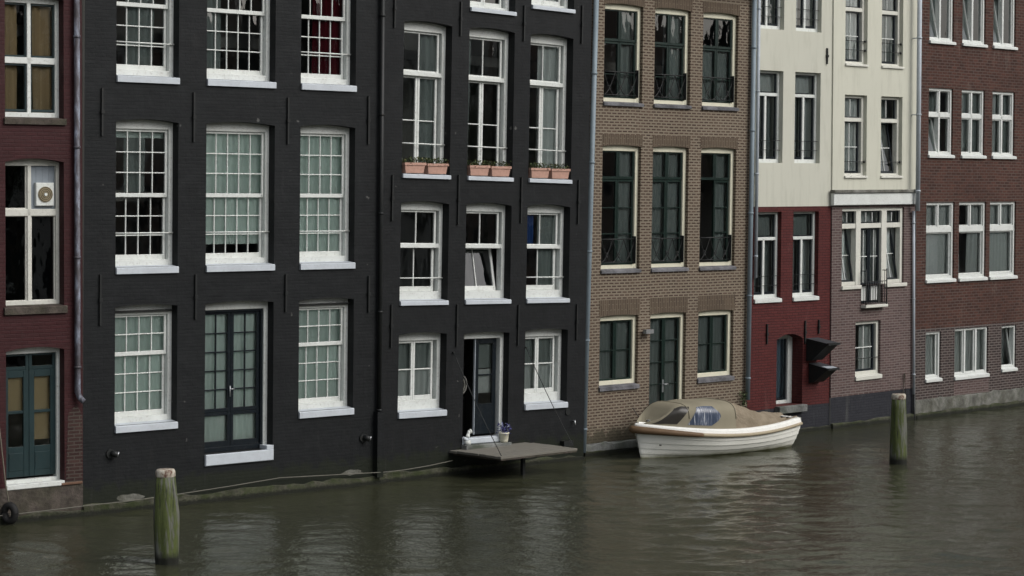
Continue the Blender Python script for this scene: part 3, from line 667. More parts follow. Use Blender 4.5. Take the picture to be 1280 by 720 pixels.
# ================= house 6 : cream above, bay window, mauve brick below
h = House('h', (7.61, 51.69), (10.08, 54.16), (.0075, .0036), 'cream house with a white cornice, triple window and small iron balcony over mauve brick', .06, 3.55, top=11.6)
for (a, b), ci in (((.53, 1.43), 0), ((2.02, 2.92), 1)):
    m = (a+b)/2-.05
    for lo, hi, tr in ((8.78, 11.0, 10.1), (6.08, 8.03, 7.44)):
        i0, i1 = a+.03, b-.13
        S = [dict(a=i0, b=i1, lo=tr+.04, hi=hi-.06, y=.03, st=.03, tr=.03, br=.03, nc=2, mw=.022, mat='black_door', mmat='white'),
             dict(a=i0, b=i1, lo=lo+.07, hi=tr-.045, y=.05, st=.045, tr=.04, br=.05, nc=2, nr=2, mw=.022, mat='black_door', mmat='white', tilt=(9 if ci == 1 and lo < 8 else 0), label=('open sash tilted into the room' if ci == 1 and lo < 8 else None))]
        f = h.window(a, b, lo, hi, .10, 0, fs=.08, ft=.07, fb=.06, bars=[(a+.03, b-.05, tr-.05, tr+.045)], sashes=S, frame='offwhite_frame', sill=(.055, .045, 'offwhite_frame', .01), curtain=('curt_grey' if ci == 0 else 'curt_and_reflection', 0, 1, 0, 1))
        bb = MB()
        for z in (lo+.34, lo+.56) if lo > 8 else (lo+.34,):
            bb.tube([(a+.01, .06, z), (b-.02, .06, z)], .008, 5); bb.tube([(b-.04, .06, z-.015), (b-.04, .03, z+.01)], .03, 6)
        h.part(bb, 'safety_bar', M['iron'], f)
# triple window with balcony door
a, b = .46, 3.04; lo, hi = 3.42, 5.30; m1, m1b, m2, m2b = 1.08, 1.28, 2.14, 2.36
h.hole(a, b, lo, hi, .10); h.hole(m1b-.02, m2+.02, 2.97, 3.42, .10)
fr = MB(); y0, y1 = .05, .19
fr.cbox(a-.05, a+.07, y0, y1, lo-.05, hi+.03); fr.cbox(b-.1, b+.05, y0, y1, lo-.05, hi+.03)
fr.cbox(a+.06, b-.09, y0+.003, y1, hi-.08, hi+.03); fr.cbox(m1, m1b, y0-.012, y1, lo-.03, hi-.075); fr.cbox(m2, m2b, y0-.012, y1, lo-.03, hi-.075)
for p, q in ((a+.06, m1+.005), (m1b-.005, m2+.005), (m2b-.005, b-.09)): fr.cbox(p, q, y0+.006, y1, 4.80, 4.92)
for p, q in ((a+.06, m1+.005), (m2b-.005, b-.09)): fr.cbox(p, q, y0+.006, y1, lo-.05, lo+.09)
fr.cbox(m1b-.06, m1b-.001, y0+.02, y1, 2.9, lo-.02); fr.cbox(m2+.001, m2+.06, y0+.02, y1, 2.9, lo-.02)
f = h.part(fr, 'window', M['offwhite_frame'], None, 'triple window with a balcony door in the middle')
for p, q, n in ((a+.06, m1, 2), (m1b, m2, 3), (m2b, b-.09, 2)):
    h.sash(f, y0, p, q, 4.92, hi-.08, y=.05, st=.03, tr=.03, br=.03, nc=n, mw=.022, mat='black_door', mmat='white')
for p, q in ((a+.0, m1), (m2b, b-.09)): h.sash(f, y0, p, q, lo+.09, 4.80, y=.06, st=.045, tr=.045, br=.05, nc=2, nr=2, mw=.02, mat='black_door', mmat='white', tilt=10, label='open sash tilted into the room')
mm = (m1b+m2)/2
for p, q in ((m1b, mm-.002), (mm+.002, m2)):
    h.sash(f, y0, p, q, 3.40, 4.80, y=.06, st=.06, tr=.05, br=.06, nc=2, nr=2, mw=.02, mat='black_door', mmat='white', name='door_leaf')
    pb = MB(); pb.cbox(p, q, .115, .16, 2.96, 3.4, .004); h.part(pb, 'door_leaf', M['black_door'], f)
    pb = MB(); pb.cbox(p+.07, q-.07, .098, .12, 3.02, 3.38, .01); h.part(pb, 'door_panel', M['white'], f)
h.curtain(f, a, b, 2.9, hi, .32, ('curt_grey', 0, 1, .2, 1)); 
for p, q in ((a-.03, m1b-.07), (m2+.07, b+.08)):
    sb = MB(); sb.cbox(p, q, -.06, .06, lo-.09, lo-.001, .01); h.part(sb, 'sill', M['offwhite_frame'], f)
bb = MB()
for x in (m1b+.0, m2-.0): 
    for y in (-.13, ): bb.tube([(x, y, 2.93), (x, y, 3.80)], .017, 6)
    bb.tube([(x, -.13, 3.76), (x, .0, 3.76)], .012, 6); bb.tube([(x, -.13, 2.97), (x, .0, 2.97)], .012, 6)
    for y in (-.065,): bb.tube([(x, y, 2.97), (x, y, 3.76)], .008, 5)
bb.tube([(m1b, -.13, 3.5), (m2, -.13, 3.5)], .012, 6); bb.tube([(m1b, -.13, 2.97), (m2, -.13, 2.97)], .012, 6)
for k in range(1, 9): x = m1b+(m2-m1b)*k/9; bb.tube([(x, -.13, 2.97), (x, -.13, 3.5)], .009, 5)
bal = h.part(bb, 'balcony_railing', M['iron'])
sb = MB(); sb.cbox(m1b-.03, m2+.03, -.16, .05, 2.86, 2.93, .01); h.part(sb, 'balcony_slab', M['offwhite_frame'])
# ground floor window
a, b = 1.04, 2.08; lo, hi = 1.20, 2.53; 
S = [dict(a=a+.06, b=b-.13, lo=lo+.1, hi=hi-.07, y=.04, st=.06, tr=.05, br=.05, nc=2, nr=2, mw=.024, mat='black_door', mmat='white')]
f = h.window(a, b, lo, hi, .07, 0, fs=.09, ft=.08, fb=.1, sashes=S, frame='offwhite_frame', sill=(.10, .05, 'offwhite_frame', .02), curtain=[('curt_white', 0, .3, 0, 1), ('curt_grey', .42, 1, 0, 1)])
bb = MB(); bb.tube([(a+.02, .03, 1.62), (b-.02, .03, 1.62)], .01, 5); h.part(bb, 'safety_bar', M['iron'], f)
h.wall(.75, 5.36, M['mauve_brick'], s1=3.5); h.wall(5.36, 5.74, M['white'], 'cornice_backing'); h.wall(5.74, h.top, M['cream_wall2'], 'upper_wall', y=-.0); h.wall(-.6, .75, M['plinth_dark'], 'base_wall')
cb = MB(); cb.cbox(.0, 3.52, -.10, -.002, 5.37, 5.66, .01); h.part(cb, 'cornice', M['white'])
cb = MB(); cb.cbox(-.02, 3.54, -.14, -.002, 5.662, 5.74, .01); h.part(cb, 'cornice_flashing', M['concrete'])
# return faces where it stands proud of its neighbour
rb = MB(); rb.face([(.061, -.0, .75), (.061, .3, .75), (.061, .3, 5.36), (.061, -.0, 5.36)]); h.part(rb, 'side_wall', M['mauve_brick'])
rb = MB(); rb.face([(.061, -.0, 5.74), (.061, .3, 5.74), (.061, .3, h.top), (.061, -.0, h.top)]); h.part(rb, 'upper_side_wall', M['cream_wall2'])
h.band(-.5, .10, .07, 'footing')
h.pipe(3.33, 5.2, h.top-.3, .058, 'pipe_light', y=-.20); h.pipe(3.44, .6, 5.2, .035, 'pipe_light', y=-.06, brackets=True, x1=3.36)
h.pipe(3.46, -.4, .6, .035, 'iron', y=-.06, brackets=False)
for dx in (0, .1):
    tb = MB(); tb.tube([(3.0+dx*1.2-.15, -.03, .1), (3.0+dx, -.05, .6), (3.05+dx*.2, -.04, 1.15)], .012, 5); h.part(tb, 'cable', M['weathered'])
h.shell(M['room']); H6 = h

# ================= house 7 : red brown brick at the right edge
h = House('h', (10.08, 54.16), (15.16, 59.16), (.0037, .0046), 'red brown brick house at the right edge with white framed windows and concrete base', .06, 12.0, top=11.9)
c7 = ((.56, 1.63), (2.02, 3.08), (3.44, 4.50), (5.9, 6.92), (7.35, 8.37), (8.8, 9.82))
for ci, (a, b) in enumerate(c7):
    m = (a+b)/2-.0; r = .045
    for lo, hi, tr in ((9.52, 11.4, 10.75), (6.64, 8.33, 7.65)):
        if lo > 9: tr = lo+(1.38 if ci != 2 else 1.38)
        op = (lo > 9) or ci == 0
        S = []
        for (x0, x1) in ((a+.05, m-.03), (m+.03, b-.06)):
            S.append(dict(a=x0, b=x1, lo=tr+.05, hi=hi-.06, y=.035, st=.03, tr=.03, br=.03))
            S.append(dict(a=x0, b=x1, lo=lo+.06, hi=tr-.05, y=.035, st=.035, tr=.035, br=.035, tilt=(11 if op and x0 < m else 0), label=('open light tilted into the room' if op and x0 < m else None)))
        h.window(a, b, lo, hi, r, 0, fs=.065, ft=.07, fb=.065, bars=[(a+.05, b-.05, tr-.055, tr+.05), (m-.035, m+.035, lo+.04, hi-.04)], sashes=S, sill=(.075, .06, 'white', .03),
                 curtain=[('curt_grey', 0, .5, 0, 1), ('curt_and_reflection', .5, 1, 0, 1, 'drape')] if ci < 1 or lo > 9 else [('curt_grey', .2, .5, 0, 1, 'drape'), ('curt_and_reflection', .6, 1, 0, 1)])
    a, b = a-.06, b+.12; lo, hi = 3.48, 5.44; S = [dict(a=x0, b=x1, lo=4.82, hi=hi-.06, y=.035, st=.03, tr=.03, br=.03) for (x0, x1) in ((a+.05, m-.03), (m+.03, b-.06))]
    S.append(dict(a=a+.05, b=b-.06, lo=lo+.08, hi=4.67, y=.05, st=.04, tr=.035, br=.045))
    cu = [[('curt_white', 0, .62, 0, .62, 'flat'), ('curt_grey', 0, 1, 0, 1)], [('curt_grey', 0, .3, 0, 1, 'drape'), ('curt_grey', .55, 1, 0, 1, 'drape')], [('curt_grey', 0, 1, 0, 1)]][ci % 3]
    h.window(a, b, lo, hi, r, 0, fs=.065, ft=.07, fb=.08, bars=[(a+.05, b-.05, 4.67, 4.82), (m-.03, m+.03, 4.8, hi-.04)], sashes=S, sill=(.08, .06, 'white', .03), curtain=cu)
for o in (0, 5.32):
    a, b = .53+o, 1.20+o
    h.window(a, b, .96, 2.15, .04, 0, fs=.06, ft=.06, fb=.07, sashes=[dict(a=a+.05, b=b-.1, lo=1.02, hi=2.1, y=.03, st=.035, tr=.03, br=.04)], sill=(.08, .05, 'white', .02), curtain=('curt_grey', 0, 1, 0, 1))
    a, b = 1.82+o, 3.36+o; w = (b-a)/3
    h.window(a, b, .95, 2.18, .04, 0, fs=.06, ft=.06, fb=.07, bars=[(a+w*k-.035+.02, a+w*k+.035+.02, 1.0, 2.14) for k in (1, 2)], sashes=[dict(a=a+w*k+.05, b=a+w*(k+1)-.04, lo=1.01, hi=2.13, y=.03, st=.03, tr=.03, br=.04) for k in (0, 1, 2)], sill=(.09, .05, 'white', .02), curtain=('curt_grey', 0, 1, 0, 1))
    a, b = 4.0+o, 4.70+o
    h.window(a, b, 1.02, 2.16, .04, 0, fs=.06, ft=.06, fb=.07, sashes=[dict(a=a+.05, b=b-.06, lo=1.08, hi=2.11, y=.03, st=.035, tr=.03, br=.04, tilt=10, label='open light tilted into the room')], sill=(.08, .05, 'white', .02), curtain=('curt_grey', 0, 1, 0, 1))
h.wall(2.24, h.top, M['redbrown_brick']); h.wall(.46, 2.24, M['dark_brick'], 'lower_wall'); h.wall(-.6, .46, M['concrete'], 'base_wall')
pb = MB(); pb.face([(1.8, -.004, .46), (3.4, -.004, .46), (3.4, -.004, .855), (1.8, -.004, .855)]); h.part(pb, 'repaired_brick_patch', M['mauve_brick'])
h.band(-.5, .12, .08, 'footing')
h.band(.12, .44, .03, 'concrete', 'base_course')
h.shell(M['room']); H7 = h

# ------------------------------------------------------------------ things that hang on or stand by the houses
def at(house, s, y, t):
    a, b = house.sh; x, z = s+b*t, t+a*s
    m = Matrix.Rotation(house.root.rotation_euler.z, 3, 'Z') @ Vector((x, y, z))
    return Vector(house.root.location)+m
ROT = lambda house: house.root.rotation_euler.z

# terracotta troughs
def leaves(n, bx, by, z0, zh, sz, mat_, parent, name, seed):
    rnd = random.Random(seed); mb = MB()
    for _ in range(n):
        c = Vector((rnd.uniform(-bx, bx), rnd.uniform(-by, by), z0+zh*rnd.random()**1.4))
        d = Vector((rnd.gauss(0, 1), rnd.gauss(0, 1), rnd.gauss(0, .8))).normalized(); e = d.cross(Vector((rnd.random(), rnd.random(), 1))).normalized()*sz*rnd.uniform(.25, .5); d = d*sz*rnd.uniform(.6, 1.3)
        mb.cur = 1 if rnd.random() < .2 else 0
        mb.face([c-d*.5, c+e*.5, c+d*.5, c-e*.5])
    return mb.build(name, mat_, parent)
plab = ['left trough under the upper left window of the black house with planters', 'right trough under the upper left window of the black house with planters',
        'left trough under the upper middle window of the black house with planters', 'right trough under the upper middle window of the black house with planters',
        'left trough under the upper right window of the black house with planters', 'right trough under the upper right window of the black house with planters']
for i, (a, b) in enumerate(cols3):
    for k in (0, 1):
        s_ = a+.30+.6*k; p = at(H3, s_, .03, 6.03+.012)
        rt = empty('planter', p, ROT(H3)); tag(rt, 'terracotta ' + plab[2*i+k], 'planter', 'terracotta window planters')
        mb = MB(); w, dp, hh = .27, .09, .20
        q = [(-w*.86, -dp*.8, 0), (w*.86, -dp*.8, 0), (w*.86, dp*.8, 0), (-w*.86, dp*.8, 0)]; u = [(-w, -dp, hh), (w, -dp, hh), (w, dp, hh), (-w, dp, hh)]
        for j in range(4): mb.face([q[j], q[(j+1) % 4], u[(j+1) % 4], u[j]])
        mb.face(q[::-1]); mb.box(-w-.012, w+.012, -dp-.012, -dp+.012, hh-.045, hh+.004); mb.box(-w-.012, w+.012, dp-.012, dp+.012, hh-.045, hh+.004); mb.box(-w-.011, -w+.012, -dp+.012, dp-.012, hh-.045, hh+.003); mb.box(w-.012, w+.011, -dp+.012, dp-.012, hh-.045, hh+.003)
        mb.build('trough', M['terracotta'], rt)
        sm = MB(); sm.face([(-w+.01, -dp+.01, hh-.02), (w-.01, -dp+.01, hh-.02), (w-.01, dp-.01, hh-.02), (-w+.01, dp-.01, hh-.02)]); sm.build('soil', M['soil'], rt)
        leaves(300, w*1.02, dp*1.15, hh-.04, .15, .06, [M['leaf'], M['leaf_dry']], rt, 'plant', 10*i+k)

# fan set in the vent panel of the red house
p = at(H1, 1.80, .232, 5.37+.02)
rt = empty('extractor_fan', p, ROT(H1)); tag(rt, 'square white extractor fan with round beige grille in the left red house window', 'fan')
mb = MB(); mb.cbox(-.17, .17, -.07, .0, 0, .40, .01); mb.build('casing', M['white'], rt)
mb = MB(); mb.tube([(0, -.070, .2), (0, -.085, .2)], .135, 24); mb.build('grille', m_plain('beige_grille', (.22, .18, .11), .6), rt)
mb = MB()
for k in range(1, 5): mb.tube([(.03*k*math.cos(q*math.pi/12), -.088, .2+.03*k*math.sin(q*math.pi/12)) for q in range(25)], .004, 4, cap=False)
mb.build('guard_ring', M['iron'], rt)
mb = MB(); mb.tube([(0, -.086, .2), (0, -.1, .2)], .028, 12); mb.build('hub', M['white'], rt)

# landing platform held by two rods
o0 = at(H3, 1.84, 0, .53); rt = empty('landing_platform', o0, ROT(H3)); tag(rt, 'grey plank landing platform below the open door, hung on two rods', 'platform')
mb = MB(); W, D = 2.16, 1.5; n = 7
for k in range(n):
    y0 = -D*(k+1)/n+.006; y1 = -D*k/n-.004; zz = random.uniform(-.006, .006)
    mb.cbox(0+random.uniform(0, .02), W-random.uniform(0, .02), y0, y1, zz-.045, zz, .004)
mb.build('deck', M['planks'], rt)
mb = MB()
for x in (.15, W/2, W-.15): mb.box(x-.03, x+.03, -D+.04, 0, -.10, -.05)
mb.box(.02, W-.02, -D+.01, -D+.05, -.08, -.052)
mb.build('beam', M['weathered'], rt)
for x, sx in ((.06, .06), (W-.06, .06)):
    mb = MB(); A = Vector((x, -D+.05, .01)); zt = 1.96; B = Vector((x+.05, -.02, zt)); n = 16
    mb.tube([A.lerp(B, i/n)+Vector((0, 0, -.05*math.sin(math.pi*i/n))) for i in range(n+1)], .008, 6); mb.tube([B+Vector((-.02, 0, 0)), B+Vector((.02, 0, 0))], .018, 6)
    mb.build('support_rod', M['iron'], rt)
mb = MB(); mb.box(W*.5-.035, W*.5+.035, -D+.45, -D+.52, -.8, -.13); mb.build('prop', M['iron'], rt)

# flower pot and ornament on the doorstep
p = at(H3, 3.30, -.07, .618); rt = empty('flower_pot', p, ROT(H3)); tag(rt, 'white pot of purple and blue flowers at the right end of the doorstep', 'flower pot')
mb = MB(); mb.lathe([(.075, 0), (.085, .03), (.105, .17), (.115, .175), (.115, .2), (.095, .2), (.09, .17)], 16); mb.build('pot', m_plain('cream_ceramic', (.62, .60, .48), .35), rt)
leaves(130, .12, .11, .18, .22, .07, [m_plain('purple_petals', (.07, .07, .22), .7, .4, 30), m_plain('pale_petals', (.45, .5, .6), .7, .3, 30)], rt, 'flowers', 77)
p = at(H3, 2.30, -.06, .618); rt = empty('bird_ornament', p, ROT(H3)); tag(rt, 'small white bird shaped ornament at the left end of the doorstep', 'ornament')
mb = MB(); mb.tube([(0, 0, 0), (-.01, 0, .08), (.0, 0, .17), (.02, 0, .24), (.05, 0, .27)], .05, 12, rs=[.06, .075, .04, .03, .04]); mb.tube([(.04, 0, .26), (.07, 0, .27), (.12, 0, .25)], .05, 12, rs=[.04, .05, .012]); mb.build('body', M['white'], rt)
mb = MB(); mb.tube([(-.01, 0, .10), (-.08, 0, .13), (-.13, 0, .17)], .05, 10, rs=[.05, .04, .01]); mb.build('tail', M['sill'], rt)
# rope coil in the dark doorway
p = at(H3, 2.45, .34, 1.80); rt = MB()
rt.tube([(.16*math.cos(q*math.pi/10), 0.01*q/20, .19*math.sin(q*math.pi/10)) for q in range(21)], .022, 8, cap=False); rt.tube([(.11*math.cos(q*math.pi/10), .012, .14*math.sin(q*math.pi/10)) for q in range(21)], .02, 8, cap=False); rt.tube([(0, 0, .19), (0, .02, 1.0)], .008, 5)
o = rt.build('rope_coil', m_plain('grey_rope', (.10, .10, .09), .9)); o.location = p; o.rotation_euler = (0, 0, ROT(H3)); tag(o, 'coil of grey rope hanging in the dark open doorway', 'rope')

# tyre at the foot of the red house
p = at(H1, .95, -.19, -.08); rt = empty('tyre_fender', p, ROT(H1)); tag(rt, 'black rubber tyre fender hanging at the waterline by the left house', 'tyre')
mb = MB(); mb.tube([(.055*math.cos(q*math.pi/12), -.09*math.cos(q*math.pi/12), .28+.13*math.sin(q*math.pi/12)) for q in range(25)], .065, 10, cap=False); mb.build('tyre', m_plain('black_rubber', (.012, .012, .012), .7), rt)
mb = MB(); mb.tube([(0, 0, .4), (-.02, .1, .75), (-.12, .15, 1.9)], .012, 6); mb.build('rope', m_plain('old_rope', (.14, .13, .1), .9), rt)

# thin line sagging along the foot of the walls
pts = []
for H_, lst in ((H1, ((-3, .2), (.4, .16), (1.6, .17), (2.4, .185))), (H2, ((.88, .20), (1.9, .23), (3.0, .28), (4.08, .34), (5.09, .30), (6.4, .25))), (H3, ((.1, .23), (.55, .24), (1.2, .28), (1.83, .34)))):
    for s_, t_ in lst: pts.append(at(H_, s_, -.13, t_))
mb = MB(); mb.tube(pts, .009, 6); o = mb.build('mooring_line', m_plain('pale_line', (.13, .125, .105), .8)); tag(o, 'thin pale line stretched low along the foot of the black houses', 'rope')

# weeds growing at the foot of a drainpipe
p = at(H4, 5.18, -.08, .45); rt = empty('wall_weed', p, ROT(H4)); tag(rt, 'small green weed growing at the foot of the drainpipe behind the boat', 'weed')
leaves(260, .11, .05, 0, .65, .07, [M['leaf'], M['leaf']], rt, 'foliage', 5)
mb = MB(); mb.tube([(0, .03, -.1), (.01, 0, .5)], .008, 5); mb.build('stem', M['leaf'], rt)

# ------------------------------------------------------------------ mooring posts
t = NT('algae_wood'); v = t.coords((5, 5, .7)); a_ = t.noise(v, 1.6, 6, .7, .5); v2 = t.coords((14, 14, 1.)); c_ = t.noise(v2, 1.3, 6, .7); v3 = t.coords(); d_ = t.noise(v3, 14, 5, .7)
sp = t.add('ShaderNodeSeparateXYZ'); tc_ = t.add('ShaderNodeTexCoord'); t.link(tc_.outputs['Object'], sp.inputs[0])
wood = t.mix(c_, (.04, .04, .036), (.20, .205, .175))
alg = t.mix(d_, (.035, .05, .011), (.10, .125, .026))
cc = t.mix(t.ramp(a_, [(.465, 0.), (.53, .9)]), wood, alg)
cc = t.mix(t.ramp(c_, [(.38, .9), (.46, 0.)]), cc, (.016, .018, .012))
ad = t.add('ShaderNodeMath', operation='MULTIPLY_ADD'); t.link(d_, ad.inputs[0]); ad.inputs[1].default_value = .12; t.link(sp.outputs[2], ad.inputs[2])
cc = t.mix(t.ramp(ad.outputs[0], [(.14, 1.), (.26, 0.)]), cc, (.012, .013, .009))
M['post'] = t.done(cc, .75, t.bump(c_, .8, .03), spec=.3)
t = NT('cut_wood_rim'); v = t.coords(); a_ = t.noise(v, 9, 5, .7)
M['postcap'] = t.done(t.ramp(a_, [(.4, (.10, .045, .03)), (.5, (.34, .30, .24)), (.65, (.50, .47, .40))]), .8, t.bump(a_, .5, .01))
def post(loc, h_, rb, rm, rtp, label, seed, lean):
    rt = empty('mooring_post', loc, seed); tag(rt, label, 'mooring post', 'wooden mooring posts'); rt.rotation_euler = (0, lean, seed)
    rnd = random.Random(seed); ja = [1+rnd.uniform(-.07, .07) for _ in range(24)]
    jit = lambda a, z: ja[a % 24]*(1+.015*math.sin(z*5+a*.9))
    mb = MB(); N = 14
    prof = []
    for i in range(N+1):
        z = -1.2+(h_+1.2-.115)*i/N; u = max(0, z/h_)
        r = rb+(rm-rb)*min(1, u/.5) if u < .5 else rm+(rtp*1.02-rm)*((u-.5)/.42)
        prof.append((r, z))
    mb.lathe(prof, 24, jit=jit); mb.build('post', M['post'], rt)
    mb = MB(); mb.lathe([(rtp*.99, h_-.118), (rtp*1.03, h_-.1), (rtp*1.03, h_-.03), (rtp*.9, h_), (rtp*.4, h_+.004)], 24, jit=lambda a, z: 1+.2*(ja[a % 24]-1)); mb.build('cap', M['postcap'], rt)
post((-5.23, 32.55, 0), 1.43, .175, .20, .145, 'algae green wooden mooring post with pale rim in front of the black house', 3, R(.6))
post((8.07, 44.95, 0), 1.46, .185, .175, .145, 'greenish wooden mooring post standing in the water right of the boat', 9, R(.0))

# ------------------------------------------------------------------ boat
BL = 4.12
boat = empty('moored_boat', (6.02, 48.30, 0), math.pi+math.atan2(48.30-45.83, 6.02-2.77)); tag(boat, 'small white clinker motor boat with tan canvas cover moored at the brown house', 'boat')
def hb(u):  # half beam at the rub rail
    if u > .5: return .86*(1-((u-.5)/.5)**2.7)**.72 if u < 1 else 0
    return .86*(1-.38*((.5-u)/.5)**2.2)
def zs(u): return .43+(.20*((u-.42)/.58)**1.8 if u > .42 else .10*((.42-u)/.42)**2)
def xs_(u, z): return BL*u+.17*(z/.7)*max(0, u)**8-.13*(z/.6)*(1-u)**8
NST = 7
def prof(u):
    w = max(.012, hb(u)); z1 = zs(u); z0 = -.22+.0*u; pts = []
    def P(v):
        y = w*(1-(1-v)**2.1)**.62*(.74+.26*v**.6) if v > 0 else 0
        sharp = max(0, (u-.55)/.45)**1.5
        y = y*(1-sharp)+w*v**1.15*sharp
        return (y, z0+(z1-z0)*v**1.15)
    for i in range(NST):
        a, b = i/NST, (i+1)/NST; pa, pb = P(a), P(b); k = .014 if (i and w > .03) else 0
        pts += [(pa[0]+k, pa[1]), (pb[0], pb[1])]
    return pts
NU = 40; mb = MB()
for sgn in (1, -1):
    rows = []
    for i in range(NU+1):
        u = i/NU; u = 1-(1-u)**1.5 if u > 0 else 0
        rows.append([(xs_(u, z), sgn*y, z) for (y, z) in prof(u)])
    for A, B in zip(rows, rows[1:]):
        for j in range(len(A)-1): mb.face([A[j], B[j], B[j+1], A[j+1]] if sgn < 0 else [A[j+1], B[j+1], B[j], A[j]])
p0 = [(xs_(0, z), y, z) for y, z in prof(0)]
mb.face(p0+[(x, -y, z) for x, y, z in reversed(p0)][:-1])
t = NT('boat_gelcoat'); v = t.coords((1, 1, 3)); n_ = t.noise(v, 3, 5, .65); sp = t.add('ShaderNodeSeparateXYZ'); tc_ = t.add('ShaderNodeTexCoord'); t.link(tc_.outputs['Object'], sp.inputs[0])
cc = t.mix(t.ramp(n_, [(.45, 0.), (.75, .3)]), (.84, .84, .78), (.62, .62, .54))
ad = t.add('ShaderNodeMath', operation='MULTIPLY_ADD'); t.link(n_, ad.inputs[0]); ad.inputs[1].default_value = .16; t.link(sp.outputs[2], ad.inputs[2])
cc = t.mix(t.ramp(ad.outputs[0], [(.08, 1.), (.13, .55), (.2, 0.)]), cc, (.16, .16, .08))
M['gel'] = t.done(cc, .3, spec=.5)
mb.build('hull', M['gel'], boat)
M['rub'] = m_plain('beige_rub_rail', (.34, .29, .20), .6, .15); M['rubbrown'] = m_plain('brown_bow_fender', (.13, .082, .045), .6, .2)
def railpts(u0, u1, n, off, dz):
    L_ = []
    for i in range(n+1):
        u = u0+(u1-u0)*i/n; L_.append((u, off, dz))
    out = [(xs_(u, zs(u))+.0, (hb(u)+o), zs(u)+d) for u, o, d in L_]
    return out
for sgn in (1, -1):
    us = [i/40 for i in range(0, 31)]
    pts = [(xs_(u, zs(u)), sgn*(hb(u)+.02), zs(u)+.0) for u in us]
    mb = MB(); mb.tube(pts, .045, 8, rs=[.035+.012*u for u in us]); mb.build('rub_rail', M['rub'], boat)
us = [.74+.26*(1-(1-i/14)**2) for i in range(15)]
pts = [(xs_(u, zs(u))+.03*(u > .97), hb(u)+.02*(u < 1), zs(u)) for u in us]; allp = pts[:-1]+[(pts[-1][0]+.03, 0, pts[-1][2])]+[(x, -y, z) for x, y, z in reversed(pts[:-1])]
k = len(allp); mb = MB(); mb.tube(allp, .07, 10, rs=[.045+.037*math.sin(math.pi*i/(k-1))**.7 for i in range(k)]); mb.build('bow_fender', M['rubbrown'], boat)
pts = [(xs_(0, zs(0))-.02, (.53)*q, zs(0)) for q in (-1, -.5, 0, .5, 1)]; mb = MB(); mb.tube(pts, .035, 8); mb.build('stern_rail', M['rub'], boat)
# white gunwale band and side deck
mb = MB(); prev = None; M['gunwale'] = m_paint('white_gunwale', (.80, .80, .76), .3, .05, .25)
for sgn in (1, -1):
    rows = []
    for i in range(NU+1):
        u = i/NU; u = 1-(1-u)**1.6; w = max(.0, hb(u)); z = zs(u); x = xs_(u, z)
        wi = max(0, w-.05); w2 = max(0, w-.22)
        rows.append([(x, sgn*(w+.012), z+.02), (x, sgn*(w-.005 if w > .02 else 0), z+.10), (x-.0, sgn*wi, z+.135), (x-(.05 if u > .97 else 0), sgn*w2, z+.14), (x-.05*(u > .9), sgn*w2, z-.05)])
    for A, B in zip(rows, rows[1:]):
        for j in range(4): mb.face([A[j], B[j], B[j+1], A[j+1]] if sgn < 0 else [A[j+1], B[j+1], B[j], A[j]], True)
z = zs(0); x = xs_(0, z)
mb.face([(x-.01, -.54, z+.02), (x-.01, .54, z+.02), (x, .53, z+.135), (x, -.53, z+.135)]); mb.face([(x, -.53, z+.135), (x, .53, z+.135), (x+.2, .4, z+.139), (x+.2, -.4, z+.139)])
mb.build('gunwale', M['gunwale'], boat)
mb = MB()
rowsd = []
for i in range(11):
    u = .80+.19*i/10; w = max(.01, hb(u)-.18); x = xs_(u, zs(u))-.04; rowsd.append([(x, -w, zs(u)+.13), (x, 0, zs(u)+.165), (x, w, zs(u)+.13)])
for A, B in zip(rowsd, rowsd[1:]):
    for j in range(2): mb.face([A[j], B[j], B[j+1], A[j+1]], True)
mb.build('foredeck', M['gunwale'], boat)
# canvas
t = NT('tan_canvas'); v = t.coords(); a_ = t.noise(v, 2.2, 5, .6); b_ = t.noise(v, 24, 4)
v4 = t.coords((1.2, 3.2, 2)); w_ = t.noise(v4, 3.2, 3, .5, 1.2)
M['canvas'] = t.done(t.mix(t.ramp(a_, [(.35, 0.), (.65, 1.)]), (.25, .21, .155), (.145, .118, .083)), .9, t.bump(w_, .55, .05, t.bump(b_, .2, .003)), spec=.1)
KEY = [(0, .02), (.05, .045), (.10, .08), (.17, .14), (.25, .24), (.33, .36), (.40, .49), (.48, .59), (.55, .59), (.68, .57), (.76, .52), (.80, .51), (.84, .43), (.88, .27), (.92, .08), (.965, .01)]
def top(u):
    for (a, ha), (b, hb_) in zip(KEY, KEY[1:]):
        if a <= u <= b:
            q = (u-a)/(b-a); q = q*q*(3-2*q)*.4+q*.6; return ha+(hb_-ha)*q
    return KEY[-1][1]
def canvas(u, ph, off=0.0):
    """ph 0..1 from one side to the other"""
    th = math.pi*ph; w = max(.05, hb(u)-.09)*.97; base = zs(u)+.12; hh = top(max(0, u-(.055*(1-math.sin(th)) if u > .6 else 0)))
    hood_ = 1 if u > .5 else max(0, (u-.36)/.14)
    ex = .40*hood_+.75*(1-hood_); cy = math.copysign(abs(math.cos(th))**(.55*hood_+.8*(1-hood_)), math.cos(th))
    y = (w+off)*cy; z = base+(hh+off)*math.sin(th)**ex
    if hood_ < .9:
        fold = .035*math.sin(9*u+5*ph*3.1)*math.sin(th)+.028*math.sin(11*ph+21*u)*math.sin(th)-.05*abs(math.sin(7*ph+3*u))**3*math.sin(th); fold += .10*(.5-abs(math.sin(math.pi*(ph*5.3+1.3*u+.3*math.sin(9*u)))))*math.sin(th)**.6; z += fold*(1-hood_)
    z += .008*math.sin(38*u+3*ph)*math.sin(th)
    return (xs_(u, base)-.0, y, z)
mb = MB(); mb.grid(lambda i, j: canvas(.0+.5*i, j), 60, 64); mb.build('tarpaulin', M['canvas'], boat)
